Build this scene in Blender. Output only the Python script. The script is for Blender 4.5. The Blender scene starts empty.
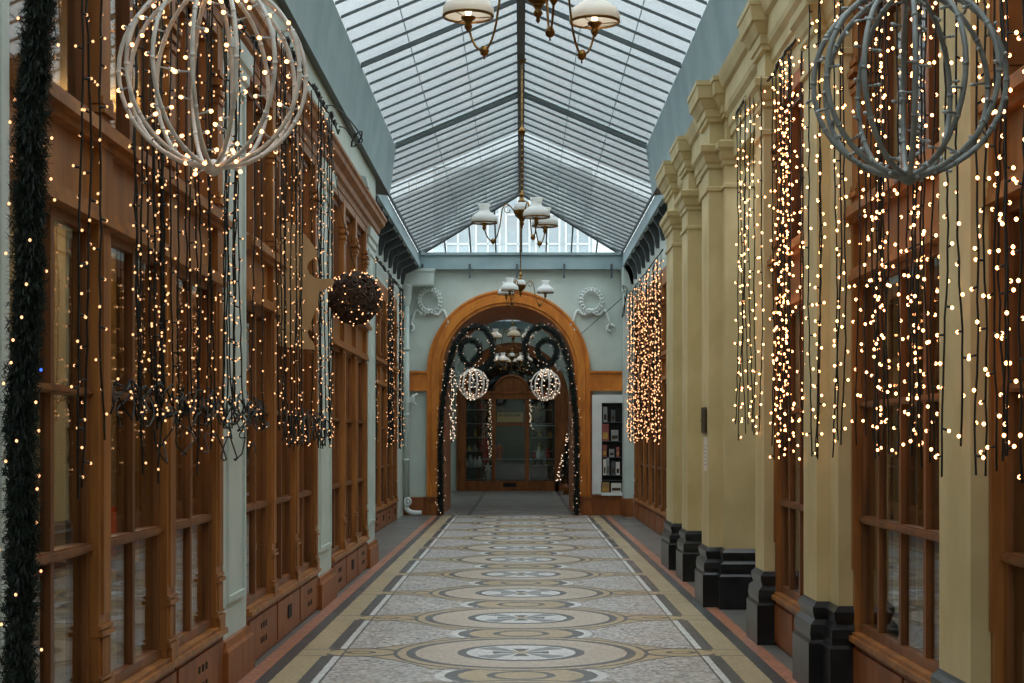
import bpy, math, random
from mathutils import Vector, Matrix
R = random.Random(7)
PI = math.pi
C = bpy.context.scene.collection
F = 1600.0; VX, VY = 521.0, 440.0; CH = 1.5

def at(px, py, d):                      # a point of the place seen at a pixel, at depth d
    return Vector(((px - VX) / F * d, d, CH + (VY - py) / F * d))

class X:                                  # tiny node-expression helper
    nt = None
    def __init__(s, sock): s.k = sock
    @staticmethod
    def op(o, *a, clamp=False):
        n = X.nt.nodes.new('ShaderNodeMath'); n.operation = o; n.use_clamp = clamp
        for i, v in enumerate(a):
            if isinstance(v, X): X.nt.links.new(v.k, n.inputs[i])
            else: n.inputs[i].default_value = v
        return X(n.outputs[0])
    def __add__(s, o): return X.op('ADD', s, o)
    __radd__ = __add__
    def __sub__(s, o): return X.op('SUBTRACT', s, o)
    def __rsub__(s, o): return X.op('SUBTRACT', o, s)
    def __mul__(s, o): return X.op('MULTIPLY', s, o)
    __rmul__ = __mul__
    def __truediv__(s, o): return X.op('DIVIDE', s, o)
    def lt(s, o): return X.op('LESS_THAN', s, o)
    def gt(s, o): return X.op('GREATER_THAN', s, o)
    def abs(s): return X.op('ABSOLUTE', s)
    def between(s, a, b): return X.op('MULTIPLY', s.gt(a), s.lt(b))

# ------------------------------------------------------------------ materials
def new_mat(name):
    m = bpy.data.materials.new(name); m.use_nodes = True
    nt = m.node_tree; nt.nodes.clear()
    out = nt.nodes.new('ShaderNodeOutputMaterial')
    return m, nt, out

def lin(c):
    return tuple(((v / 255) / 12.92 if v / 255 <= 0.04045 else ((v / 255 + 0.055) / 1.055) ** 2.4) for v in c) + (1,)

def noise_mat(name, c1, c2, scale=(3, 3, 3), rough=0.6, metal=0.0, bump=0.0, detail=4, contrast=(0.35, 0.65), spec=0.4, bscale=None):
    m, nt, out = new_mat(name)
    N, L = nt.nodes.new, nt.links.new
    b = N('ShaderNodeBsdfPrincipled'); L(b.outputs[0], out.inputs[0])
    tc = N('ShaderNodeTexCoord'); mp = N('ShaderNodeMapping'); mp.inputs['Scale'].default_value = scale
    L(tc.outputs['Object'], mp.inputs[0])
    nz = N('ShaderNodeTexNoise'); nz.inputs['Scale'].default_value = 1; nz.inputs['Detail'].default_value = detail
    L(mp.outputs[0], nz.inputs['Vector'])
    rp = N('ShaderNodeValToRGB'); rp.color_ramp.elements[0].position = contrast[0]; rp.color_ramp.elements[1].position = contrast[1]
    rp.color_ramp.elements[0].color = lin(c1); rp.color_ramp.elements[1].color = lin(c2)
    L(nz.outputs['Fac'], rp.inputs[0]); L(rp.outputs[0], b.inputs['Base Color'])
    b.inputs['Roughness'].default_value = rough; b.inputs['Metallic'].default_value = metal
    b.inputs['Specular IOR Level'].default_value = spec
    if bump:
        bp = N('ShaderNodeBump'); bp.inputs['Strength'].default_value = bump; bp.inputs['Distance'].default_value = 0.02
        L(nz.outputs['Fac'], bp.inputs['Height']); L(bp.outputs[0], b.inputs['Normal'])
    return m

def emit_mat(name, col, strength):
    m, nt, out = new_mat(name)
    e = nt.nodes.new('ShaderNodeEmission'); e.inputs[0].default_value = tuple(col) + (1,); e.inputs[1].default_value = strength
    nt.links.new(e.outputs[0], out.inputs[0]); return m

M = {}
M['wood'] = noise_mat('oak_orange', (124, 76, 35), (166, 108, 52), (9, 9, 1.2), 0.42, bump=0.03)
M['wood_dark'] = noise_mat('oak_brown', (98, 59, 31), (132, 82, 44), (9, 9, 1.2), 0.4)
M['wood_bright'] = noise_mat('oak_honey', (184, 106, 38), (216, 134, 52), (6, 6, 2), 0.4)
M['wood_red'] = noise_mat('mahogany', (120, 66, 28), (152, 88, 40), (8, 8, 2), 0.45)
M['plaster'] = noise_mat('pale_green_plaster', (186, 198, 190), (202, 212, 204), (2, 2, 2), 0.8)
M['panel'] = noise_mat('pale_green_paint', (188, 200, 194), (202, 212, 206), (3, 3, 3), 0.5)
M['stone'] = noise_mat('ochre_stone', (188, 169, 122), (212, 194, 148), (2.2, 2.2, 1.6), 0.62, bump=0.03, detail=6)
M['marble'] = noise_mat('black_marble', (20, 21, 22), (38, 39, 40), (6, 6, 6), 0.28, detail=8)
M['iron_blue'] = noise_mat('blue_grey_paint', (134, 156, 160), (152, 172, 175), (2, 2, 2), 0.55)
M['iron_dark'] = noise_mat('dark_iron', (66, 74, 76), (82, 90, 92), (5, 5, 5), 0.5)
M['brass'] = noise_mat('aged_brass', (98, 70, 34), (146, 108, 56), (12, 12, 12), 0.32, metal=0.9)
M['wire'] = noise_mat('green_black_cable', (14, 20, 19), (24, 30, 28), (20, 20, 20), 0.5)
M['dark'] = noise_mat('dark_void', (16, 14, 12), (22, 19, 16), (4, 4, 4), 0.7)
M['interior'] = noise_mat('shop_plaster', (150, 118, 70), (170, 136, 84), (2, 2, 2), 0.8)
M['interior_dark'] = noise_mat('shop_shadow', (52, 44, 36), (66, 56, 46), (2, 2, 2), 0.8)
M['board'] = noise_mat('brown_board', (150, 114, 74), (162, 126, 84), (3, 3, 3), 0.7)
M['needle'] = noise_mat('fir_needles', (12, 24, 20), (26, 42, 34), (30, 30, 30), 0.6)
M['twig'] = noise_mat('willow_twigs', (52, 38, 30), (84, 64, 50), (30, 30, 30), 0.7)
M['white'] = noise_mat('white_paint', (214, 216, 214), (226, 228, 226), (4, 4, 4), 0.5)
M['frost_tube'] = noise_mat('frosted_tube', (196, 192, 186), (226, 222, 216), (20, 20, 20), 0.35)
M['grey_tube'] = noise_mat('grey_tube', (122, 126, 124), (150, 154, 152), (16, 16, 16), 0.4)
M['stub'] = noise_mat('clear_stub', (168, 172, 172), (190, 194, 194), (20, 20, 20), 0.3)
M['relief'] = noise_mat('white_stucco', (214, 220, 216), (226, 230, 228), (8, 8, 8), 0.75)
M['plaque'] = noise_mat('brown_plaque', (58, 44, 24), (70, 54, 30), (8, 8, 8), 0.5)
M['paper'] = noise_mat('paper', (206, 198, 190), (216, 208, 200), (14, 14, 14), 0.8)
M['red'] = noise_mat('red_cloth', (150, 22, 24), (176, 34, 34), (12, 12, 12), 0.8)
M['red_card'] = noise_mat('dull_red_card', (122, 56, 50), (160, 92, 84), (30, 30, 30), 0.7)
M['orange'] = noise_mat('orange_cloth', (196, 62, 22), (214, 80, 34), (12, 12, 12), 0.8)
M['grey_pane'] = noise_mat('grey_pane', (120, 130, 136), (136, 146, 150), (2, 2, 2), .2)
M['gold'] = noise_mat('gold_leaf', (168, 132, 58), (196, 160, 80), (30, 30, 30), 0.45, metal=0.3)
M['bulb'] = emit_mat('warm_led', (1.0, 0.4, 0.14), 12.0)
M['bulb_sphere'] = emit_mat('sphere_led', (1.0, 0.42, 0.16), 6.0)
M['bulb_dim'] = emit_mat('amber_led', (1.0, 0.5, 0.22), 2.0)
M['bulb_far'] = emit_mat('warm_led_far', (1.0, 0.48, 0.22), 2.6)
M['bulb_white'] = emit_mat('warm_white_led', (1.0, 0.72, 0.5), 1.9)
M['bulb_blue'] = emit_mat('blue_led', (0.05, 0.15, 1.0), 2.0)
M['lamp_glow'] = emit_mat('lamp_glow', (1.0, 0.72, 0.42), 14.0)
M['lamp_soft'] = emit_mat('lamp_soft', (1.0, 0.62, 0.3), 4.0)

def opal():
    m, nt, out = new_mat('opal_glass'); N, L = nt.nodes.new, nt.links.new
    d = N('ShaderNodeBsdfPrincipled'); d.inputs['Base Color'].default_value = (.86, .86, .84, 1); d.inputs['Roughness'].default_value = .25
    t = N('ShaderNodeBsdfTranslucent'); t.inputs[0].default_value = (.9, .9, .88, 1)
    mx = N('ShaderNodeMixShader'); mx.inputs[0].default_value = .5
    L(d.outputs[0], mx.inputs[1]); L(t.outputs[0], mx.inputs[2]); L(mx.outputs[0], out.inputs[0]); return m
M['opal'] = opal()

def thin_fresnel(nt, ior):                 # the same reflectance from either side of a thin sheet
    N, L = nt.nodes.new, nt.links.new
    ge = N('ShaderNodeNewGeometry'); mx = N('ShaderNodeMix'); mx.data_type = 'FLOAT'
    mx.inputs[2].default_value = ior; mx.inputs[3].default_value = 1 / ior
    L(ge.outputs['Backfacing'], mx.inputs[0]); fr = N('ShaderNodeFresnel'); L(mx.outputs[0], fr.inputs[0]); return fr
def pane(name, tint, ior, boost=0.0):
    m, nt, out = new_mat(name); N, L = nt.nodes.new, nt.links.new
    tr = N('ShaderNodeBsdfTransparent'); tr.inputs[0].default_value = tint + (1,)
    g = N('ShaderNodeBsdfGlossy'); g.inputs['Roughness'].default_value = 0.015
    fr = thin_fresnel(nt, ior)
    ad = N('ShaderNodeMath'); ad.operation = 'ADD'; ad.use_clamp = True; ad.inputs[1].default_value = boost
    mx = N('ShaderNodeMixShader'); L(fr.outputs[0], ad.inputs[0]); L(ad.outputs[0], mx.inputs[0])
    L(tr.outputs[0], mx.inputs[1]); L(g.outputs[0], mx.inputs[2]); L(mx.outputs[0], out.inputs[0]); return m
M['glass'] = pane('shop_glass', (.9, .92, .9), 1.6, .0)

def roof_glass(name, trans, translu, scale, dust):
    m, nt, out = new_mat(name); N, L = nt.nodes.new, nt.links.new
    tc = N('ShaderNodeTexCoord'); mp = N('ShaderNodeMapping'); mp.inputs['Scale'].default_value = (1.5, 2.17, 1.5)
    L(tc.outputs['Object'], mp.inputs[0])
    nz = N('ShaderNodeTexNoise'); nz.inputs['Scale'].default_value = scale; nz.inputs['Detail'].default_value = 5
    L(mp.outputs[0], nz.inputs[0])
    rp = N('ShaderNodeValToRGB'); rp.color_ramp.elements[0].position = .3; rp.color_ramp.elements[1].position = .7
    rp.color_ramp.elements[0].color = tuple(v * .8 for v in translu) + (1,); rp.color_ramp.elements[1].color = translu + (1,)
    L(nz.outputs['Fac'], rp.inputs[0])
    tl = N('ShaderNodeBsdfTranslucent'); L(rp.outputs[0], tl.inputs[0])
    tr = N('ShaderNodeBsdfTransparent')
    ge = N('ShaderNodeNewGeometry'); dt = N('ShaderNodeVectorMath'); dt.operation = 'DOT_PRODUCT'      # dusty wired glass: the slant path is the darker one
    L(ge.outputs['Incoming'], dt.inputs[0]); L(ge.outputs['Normal'], dt.inputs[1]); X.nt = nt
    ex_ = X.op('DIVIDE', 1.0, X.op('MAXIMUM', X(dt.outputs['Value']).abs(), .14)); tv = X.op('POWER', dust, ex_)
    cc = N('ShaderNodeCombineColor'); L((tv * .97).k, cc.inputs[0]); L(tv.k, cc.inputs[1]); L(tv.k, cc.inputs[2]); L(cc.outputs[0], tr.inputs[0])
    mx = N('ShaderNodeMixShader'); mx.inputs[0].default_value = trans
    gl = N('ShaderNodeBsdfGlossy'); gl.inputs['Roughness'].default_value = .15
    m2 = N('ShaderNodeMixShader'); fr = thin_fresnel(nt, 1.5); L(fr.outputs[0], m2.inputs[0])
    L(tl.outputs[0], mx.inputs[1]); L(tr.outputs[0], mx.inputs[2])
    L(mx.outputs[0], m2.inputs[1]); L(gl.outputs[0], m2.inputs[2]); L(m2.outputs[0], out.inputs[0]); return m
M['roof_glass'] = roof_glass('wired_roof_glass', .8, (.5, .54, .55), 1.0, .91)
M['clear_glass'] = roof_glass('clear_roof_glass', .92, (.8, .86, .88), 1.0, .985)

# ------------------------------------------------------------------ mesh builder
def cpts(cx, cy, r, n, z, a0=0):
    return [(cx + r * math.cos(a0 + 2 * PI * i / n), cy + r * math.sin(a0 + 2 * PI * i / n), z) for i in range(n)]

class MB:
    def __init__(s): s.v = []; s.f = []; s.sm = []; s.mi = []
    def add(s, vs, fs, smooth=False, mi=0):
        o = len(s.v); s.v += [tuple(p) for p in vs]
        for f in fs: s.f.append(tuple(i + o for i in f)); s.sm.append(smooth); s.mi.append(mi)
        return s
    def box(s, x0, x1, y0, y1, z0, z1, mi=0):
        if x0 > x1: x0, x1 = x1, x0
        if y0 > y1: y0, y1 = y1, y0
        vs = [(x0, y0, z0), (x1, y0, z0), (x1, y1, z0), (x0, y1, z0), (x0, y0, z1), (x1, y0, z1), (x1, y1, z1), (x0, y1, z1)]
        return s.add(vs, [(0, 3, 2, 1), (4, 5, 6, 7), (0, 1, 5, 4), (1, 2, 6, 5), (2, 3, 7, 6), (3, 0, 4, 7)], mi=mi)
    def loft(s, x0, x1, y0, y1, prof):            # a rectangular footprint run up a moulding profile (height, overhang)
        vs = []; fs = []
        for h, o in prof: vs += [(x0 - o, y0 - o, h), (x1 + o, y0 - o, h), (x1 + o, y1 + o, h), (x0 - o, y1 + o, h)]
        n = len(prof)
        for k in range(n - 1):
            for i in range(4):
                j = (i + 1) % 4; fs.append((k * 4 + i, k * 4 + j, k * 4 + 4 + j, k * 4 + 4 + i))
        fs += [(3, 2, 1, 0), tuple(range(4 * n - 4, 4 * n))]
        return s.add(vs, fs)
    def run(s, prof, y0, y1):                     # profile (x, z) extruded along the gallery
        n = len(prof); vs = [(x, y0, z) for x, z in prof] + [(x, y1, z) for x, z in prof]
        fs = [(i, (i + 1) % n, n + (i + 1) % n, n + i) for i in range(n)] + [tuple(range(n))[::-1], tuple(range(n, 2 * n))]
        return s.add(vs, fs)
    def extrude(s, pts, off):                     # planar outline given thickness by a vector
        n = len(pts); off = Vector(off); vs = [Vector(p) for p in pts] + [Vector(p) + off for p in pts]
        fs = [(i, (i + 1) % n, n + (i + 1) % n, n + i) for i in range(n)] + [tuple(range(n))[::-1], tuple(range(n, 2 * n))]
        return s.add(vs, fs)
    def tube(s, pts, r, n=6, closed=False, smooth=True):
        pts = [Vector(p) for p in pts]; m = len(pts)
        if m < 2: return s
        rs = r if isinstance(r, (list, tuple)) else [r] * m
        up = None; vs = []
        for i, p in enumerate(pts):
            if closed: t = pts[(i + 1) % m] - pts[i - 1]
            else: t = pts[min(i + 1, m - 1)] - pts[max(i - 1, 0)]
            if t.length < 1e-9: t = Vector((0, 0, 1))
            t.normalize()
            if up is None:
                a = Vector((0, 0, 1)) if abs(t.z) < .9 else Vector((1, 0, 0))
                up = (a - t * a.dot(t)).normalized()
            else:
                up = up - t * up.dot(t)
                up = up.normalized() if up.length > 1e-6 else t.orthogonal().normalized()
            sd = t.cross(up)
            for k in range(n):
                a = 2 * PI * k / n; vs.append(p + (up * math.cos(a) + sd * math.sin(a)) * rs[i])
        fs = []
        for i in range(m if closed else m - 1):
            j = (i + 1) % m
            for k in range(n):
                l = (k + 1) % n; fs.append((i * n + k, i * n + l, j * n + l, j * n + k))
        if not closed: fs += [tuple(range(n))[::-1], tuple(range((m - 1) * n, m * n))]
        return s.add(vs, fs, smooth)
    def lathe(s, prof, c=(0, 0, 0), n=20, smooth=True):     # profile (radius, z)
        vs = []
        for r, z in prof: vs += cpts(c[0], c[1], max(r, 1e-4), n, c[2] + z)
        fs = []
        for i in range(len(prof) - 1):
            for k in range(n):
                l = (k + 1) % n; fs.append((i * n + k, i * n + l, (i + 1) * n + l, (i + 1) * n + k))
        return s.add(vs, fs, smooth)
    def ball(s, c, r, n=8, m=5):
        prof = [(r * math.sin(PI * i / m), -r * math.cos(PI * i / m)) for i in range(m + 1)]
        return s.lathe(prof, c, n)
    def tri_strip(s, vs, fs): return s.add(vs, fs)
    def build(s, name, mat, parent=None, **props):
        o = (parent_world(parent)) if parent else Vector((0, 0, 0))
        if not parent and s.v:                    # origin at the base of the mesh
            xs = [p[0] for p in s.v]; ys = [p[1] for p in s.v]; zs = [p[2] for p in s.v]
            o = Vector(((min(xs) + max(xs)) / 2, (min(ys) + max(ys)) / 2, min(zs)))
        me = bpy.data.meshes.new(name)
        me.from_pydata([(p[0] - o.x, p[1] - o.y, p[2] - o.z) for p in s.v], [], s.f)
        me.polygons.foreach_set('use_smooth', s.sm)
        for mm in (mat if isinstance(mat, list) else [mat]): me.materials.append(mm)
        if any(s.mi): me.polygons.foreach_set('material_index', s.mi)
        me.update()
        ob = bpy.data.objects.new(name, me); C.objects.link(ob)
        if parent: ob.parent = parent
        else: ob.location = o
        for k, v in props.items(): ob[k] = v
        return ob

WORLD = {}
def parent_world(p):
    v = Vector((0, 0, 0))
    while p is not None: v = v + p.location; p = p.parent
    return v

def empty(name, loc, kind=None, label=None, cat=None, group=None):
    o = bpy.data.objects.new(name, None); C.objects.link(o); o.location = loc; o.empty_display_size = .1
    tag(o, label, cat, group, kind); return o

def tag(o, label=None, cat=None, group=None, kind=None):
    if label: o['label'] = label
    if cat: o['category'] = cat
    if group: o['group'] = group
    if kind: o['kind'] = kind
    return o

def struct(name, mb, mat, **kw):
    o = mb.build(name, mat); o['kind'] = 'structure'; return o

def copy_tree(o, parent=None):
    c = o.copy(); C.objects.link(c)
    c.parent = parent
    for ch in list(o.children): copy_tree(ch, c)
    return c

def bulb_mesh(name, r, mat):
    mb = MB(); mb.lathe([(0, -r * 1.05), (r * .8, -r * .55), (r, .1 * r), (r * .75, r * .75), (0, r * 1.2)], n=6)
    me = bpy.data.meshes.new(name); me.from_pydata(mb.v, [], mb.f); me.polygons.foreach_set('use_smooth', mb.sm)
    me.materials.append(mat); me.update(); return me
def put_bulb(me, pos, parent):
    o = bpy.data.objects.new('bulb', me); C.objects.link(o); o.parent = parent
    o.location = Vector(pos) - parent_world(parent); return o
def bulbs_into(mb, pts, r):
    for p in pts: mb.lathe([(0, -r * 1.05), (r * .8, -r * .55), (r, .1 * r), (r * .75, r * .75), (0, r * 1.2)], c=p, n=6)

# ------------------------------------------------------------------ the floor: a mosaic of rings and scrolls
def floor_mat():
    m, nt, out = new_mat('mosaic_floor'); N, L = nt.nodes.new, nt.links.new; X.nt = nt
    b = N('ShaderNodeBsdfPrincipled'); L(b.outputs[0], out.inputs[0])
    tc = N('ShaderNodeTexCoord'); sp = N('ShaderNodeSeparateXYZ'); L(tc.outputs['Object'], sp.inputs[0])
    x, y = X(sp.outputs[0]), X(sp.outputs[1])
    wn = N('ShaderNodeTexNoise'); wn.inputs['Scale'].default_value = 26; L(tc.outputs['Object'], wn.inputs[0])
    jit = (X(wn.outputs['Fac']) - .5) * .02
    u = x.abs() + jit
    P = 2.2
    # object origin of the floor plane sits at world y = FY0
    yy = X.op('FLOORED_MODULO', y + FY0 - 11.3 + P / 2 + jit, P) - P / 2
    v = yy.abs()
    def hyp(a, c): return X.op('SQRT', a * a + c * c)
    d1 = hyp(u, v); v2 = (P / 2) - v; d2 = hyp(u * .86, v2)
    d3 = hyp((u - 1.13) / .2, v / .15)
    ang = X.op('ARCTAN2', v, u); star = X.op('COSINE', ang * 4.0)
    # tesserae
    vo = N('ShaderNodeTexVoronoi'); vo.inputs['Scale'].default_value = 46; L(tc.outputs['Object'], vo.inputs[0])
    rp = N('ShaderNodeValToRGB'); e = rp.color_ramp.elements
    e[0].position = 0.0; e[0].color = lin((104, 98, 98)); e[1].position = 1.0; e[1].color = lin((206, 202, 198))
    k = rp.color_ramp.elements.new(.35); k.color = lin((162, 156, 152))
    sv = N('ShaderNodeSeparateColor'); L(vo.outputs['Color'], sv.inputs[0]); L(sv.outputs[0], rp.inputs[0])
    cur = rp.outputs[0]
    vt = X(sv.outputs[1])
    def layer(mask, col, var=.2):
        nonlocal cur
        mx = N('ShaderNodeMix'); mx.data_type = 'RGBA'
        L(mask.k, mx.inputs[0]); L(cur, mx.inputs[6])
        c = lin(col)
        hs = N('ShaderNodeHueSaturation'); hs.inputs['Color'].default_value = c
        L(((vt - .5) * (var * 1.6) + 1.0).k, hs.inputs['Value']); L(hs.outputs[0], mx.inputs[7])
        cur = mx.outputs[2]
    TAN, DK, WH, CR = (176, 154, 118), (78, 78, 78), (206, 206, 204), (186, 170, 152)
    inside = u.lt(1.25)
    # small medallion between two large ones
    layer(d2.lt(.475) * u.gt(.43), WH)
    layer(d2.lt(.42), DK); layer(d2.lt(.345), TAN); layer(d2.lt(.19), DK); layer(d2.lt(.145), TAN)
    # tan band sweeping from the large ring to the border scroll
    q = X.op('MAXIMUM', (1.1 - u), 0.0)
    w = X.op('MINIMUM', q * q * 1.2 + q * .6 + .18, .8)
    layer(v.lt(w + .035) * u.between(.4, 1.36), DK); layer(v.lt(w) * u.between(.4, 1.4), TAN)
    layer(d3.lt(1.5) * u.lt(1.36), DK); layer(d3.lt(1.2), TAN); layer(d3.lt(.55), DK); layer(d3.lt(.36), TAN)
    # large medallion
    layer(d1.lt(.9), DK); layer(d1.lt(.87), TAN); layer(d1.lt(.81), DK); layer(d1.lt(.745), CR)
    layer(d1.lt(.45), DK); layer(d1.lt(.385), WH)
    layer(d1.lt(.36) * star.lt(-.55), (130, 132, 134)); layer(d1.lt(.2) * star.gt(.3), DK); layer(d1.lt(.06), TAN)
    # border strips
    layer(u.between(1.24, 1.255), DK); layer(u.between(1.255, 1.3) * v.gt(.2), WH)
    layer(u.between(1.3, 1.385) * v.gt(.17), DK)
    layer(u.between(1.385, 1.56), (172, 154, 122)); layer(u.between(1.385, 1.56) * v.between(.15, .175), DK)
    layer(u.between(1.56, 1.65), (70, 70, 70)); layer(u.between(1.65, 1.75), (166, 112, 88), .4)
    mb_ = N('ShaderNodeTexNoise'); mb_.inputs['Scale'].default_value = 3.5; mb_.inputs['Detail'].default_value = 6; L(tc.outputs['Object'], mb_.inputs[0])
    layer(u.gt(1.75), (104, 102, 98), .15)
    # the passage beyond the arch has plain grey paving
    yw = y + FY0
    layer(yw.gt(31.75), (126, 122, 116), .3)
    layer(yw.gt(31.75) * u.between(1.0, 1.08), (70, 68, 66))
    layer(yw.between(36.0, 36.2), (90, 88, 86)); layer(yw.between(39.5, 39.7), (90, 88, 86)); layer(yw.between(43.0, 43.2), (92, 90, 88))
    L(cur, b.inputs['Base Color'])
    st = N('ShaderNodeTexNoise'); st.inputs['Scale'].default_value = 1.3; st.inputs['Detail'].default_value = 5; L(tc.outputs['Object'], st.inputs[0])
    L((X(st.outputs['Fac']) * .3 + .2).k, b.inputs['Roughness']); b.inputs['Specular IOR Level'].default_value = .45
    return m

FX, FYA, FYB = 5.0, -12.5, 49.5
FY0 = (FYA + FYB) / 2
M['floor'] = floor_mat()
struct('floor', MB().box(-FX, FX, FYA, FYB, -.12, 0), M['floor'])
bpy.data.objects['floor'].location.z = -.12

# ------------------------------------------------------------------ shop windows
def window(n, s, xf, y0, y1, posts, mull, kick_split, head=True, hc=4.0, matw='wood', post_w=.2):
    """one bay of joinery on side s (-1 west, 1 east); xf = front plane; posts = list of (ya, yb)"""
    root = empty('window_%d' % n, (s * xf, (y0 + y1) / 2, 0), 'structure')
    W = M[matw]
    def bx(mb, d0, d1, a, b, z0, z1): return mb.box(s * (xf + d0), s * (xf + d1), a, b, z0, z1)
    k = MB()
    for a, b in zip(kick_split[:-1], kick_split[1:]):
        bx(k, .0, .14, a + .008, b - .008, 0.0, .34)
        bx(k, -.012, .0, a + .03, b - .03, .03, .3)
    bx(k, .02, .14, y0, y1, 0, .34)
    k.build('kick_panel', M['wood_red'], root)
    sl = MB(); bx(sl, -.035, .12, y0, y1, .34, .37); bx(sl, -.015, .12, y0, y1, .37, .39); sl.build('sill', W, root)
    fr = MB()
    for z, h in ((1.02, .045), (1.685, .035)):
        bx(fr, .03, .1, y0, y1, z, z + h); bx(fr, .02, .03, y0, y1, z + .01, z + h - .01)
    for ya in mull:
        bx(fr, .033, .11, ya - .024, ya + .024, .39, 2.42)
        bx(fr, .045, .11, ya - .03, ya + .03, 2.85, 3.9)
    for ya, yb in posts:                         # slender side frames beside each post
        for c in (ya - .03, yb + .03):
            if y0 < c < y1: bx(fr, .036, .11, c - .024, c + .024, .39, 2.42); bx(fr, .045, .11, c - .03, c + .03, 2.85, 3.9)
    bx(fr, .035, .11, y0, y0 + .05, .39, 2.42); bx(fr, .035, .11, y1 - .05, y1, .39, 2.42)
    bx(fr, .03, .11, y0, y1, .39, .44); bx(fr, .035, .11, y0, y1, 2.38, 2.42)
    bx(fr, .045, .11, y0, y1, 3.84, 3.9); bx(fr, .045, .11, y0, y1, 2.85, 2.9)
    fr.build('window_frame', M['wood_dark'] if matw == 'wood' else W, root)
    hd = MB()
    bx(hd, -.03, .14, y0, y1, 2.42, 2.45); bx(hd, -.015, .14, y0, y1, 2.45, 2.49)
    bx(hd, .03, .14, y0, y1, 2.49, 2.75)
    bx(hd, -.02, .14, y0, y1, 2.75, 2.78); bx(hd, -.06, .14, y0, y1, 2.78, 2.815); bx(hd, -.04, .14, y0, y1, 2.815, 2.85)
    hd.build('frieze_panel', W, root)
    up = MB(); bx(up, .0, .14, y0, y1, 3.9, hc); up.build('head_rail', W, root)
    for ya, yb in posts:
        p = MB()
        bx(p, 0.0, .14, ya, yb, .36, 2.44); bx(p, -.012, 0, ya + (yb - ya) * .2, yb - (yb - ya) * .2, .75, 2.38)
        if yb - ya > .15:
          for z in (.44, .66): bx(p, -.02, .14, ya - .004, yb + .004, z, z + .02); bx(p, -.012, .14, ya - .002, yb + .002, z + .03, z + .045)
          bx(p, -.022, 0, ya + .02, yb - .02, .36, .44)
          for q in range(4): bx(p, -.012, 0, ya + .03 + q * (yb - ya - .06) / 4, ya + .03 + (q + .6) * (yb - ya - .06) / 4, .49, .65)
        bx(p, -.01, .14, ya, yb, 2.49, 2.75)
        c = (ya + yb) / 2; c = min(max(c, y0 + .075), y1 - .075)
        bx(p, -.005, .14, c - .075, c + .075, 2.85, 3.95)
        for z, e in ((3.5, .012), (3.54, .022), (3.6, .03), (3.66, .016), (2.9, .02), (2.94, .012)): bx(p, -.005 - e, .14, c - .075 - e, c + .075 + e, z, z + .03)
        p.build('post', W, root)
    g = MB(); bx(g, .054, .06, y0, y1, .39, 2.42); g.build('pane', M['glass'], root)
    g = MB(); bx(g, .08, .086, y0, y1, 2.85, 3.9); g.build('pane', M['glass'], root)
    for i, (a, b) in enumerate(zip(kick_split[:-1], kick_split[1:])):   # air holes and grilles of the kick panels
        c = (a + b) / 2; v = MB()
        if s < 0:
            if i % 2 == 0:
                for r in range(2):
                    for q in range(3): bx(v, -.016, -.011, c - .12 + q * .1, c - .08 + q * .1, .1 + r * .1, .14 + r * .1)
            else: bx(v, -.02, -.011, c - .09, c + .09, .13, .23)
            v.build('vent', M['dark'], root)
    return root

LX, GX = 1.80, 1.86
def left_bay(n, y0, y1, m):
    w = (y1 - y0 - .05) / m
    posts = [(y0 + .05 + (i + 1) * w - .2, y0 + .05 + (i + 1) * w) for i in range(m)]
    mull = [y0 + .05 + i * w + (w - .2) / 2 for i in range(m)]
    return window(n, -1, LX, y0, y1, posts, mull, [y0] + [y0 + .05 + (i + 1) * w for i in range(m - 1)] + [y1])
left_bay(1, .95, 4.6, 3); left_bay(2, 5.65, 9.65, 3); left_bay(3, 10.5, 14.15, 3); left_bay(4, 15.2, 18.7, 3)
def thin_bay(n, s, xf, y0, y1, m, mat='wood', pw=.055):
    w = (y1 - y0) / m
    return window(n, s, xf, y0, y1, [(y0, y0 + pw), (y1 - pw, y1)], [y0 + w * i for i in range(1, m)], [y0, (y0 + y1) / 2, y1], matw=mat)
thin_bay(5, 1, 1.85, 3.3, 6.3, 6); thin_bay(6, 1, 1.93, 6.77, 9.3, 5); thin_bay(7, 1, 1.865, 10.05, 11.75, 4)
def far_bay(n, s, xf, y0, y1, m):
    w = (y1 - y0) / m
    return window(n, s, xf, y0, y1, [(y0 + i * w, y0 + i * w + .18) for i in range(m)] + [(y1 - .18, y1)], [y0 + (i + .58) * w for i in range(m)],
                  [y0 + i * w for i in range(m + 1)], hc=4.15, matw='wood')
far_bay(8, -1, 2.35, 20.4, 30.3, 8); far_bay(9, 1, 2.2, 20.0, 31.0, 9)

# pale green pilasters between the western bays
for a, b in ((-.1, .95), (4.6, 5.65), (9.65, 10.5), (14.15, 15.2), (18.7, 19.7)):
    r = empty('pilaster', (-LX, (a + b) / 2, 0), 'structure')
    MB().loft(-2.0, -LX - .0, a, b, [(0.0, .0), (.0, .045), (.22, .045), (.24, .03), (.28, .02), (.285, 0)]).build('plinth', M['wood_red'], r)
    p = MB().box(-2.0, -LX, a + .02, b - .02, .285, 4.0)
    for (u0, u1, z0, z1) in ((a + .12, a + .16, .5, 3.75), (b - .16, b - .12, .5, 3.75), (a + .16, b - .16, .5, .54), (a + .16, b - .16, 3.71, 3.75)): p.box(-LX, -LX + .018, u0, u1, z0, z1)
    p.build('shaft', M['panel'], r)
    MB().loft(-2.0, -LX, a + .02, b - .02, [(3.8, 0), (3.82, .02), (3.88, .02), (3.9, .04), (4.0, .05)]).build('capital', M['panel'], r)

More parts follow.
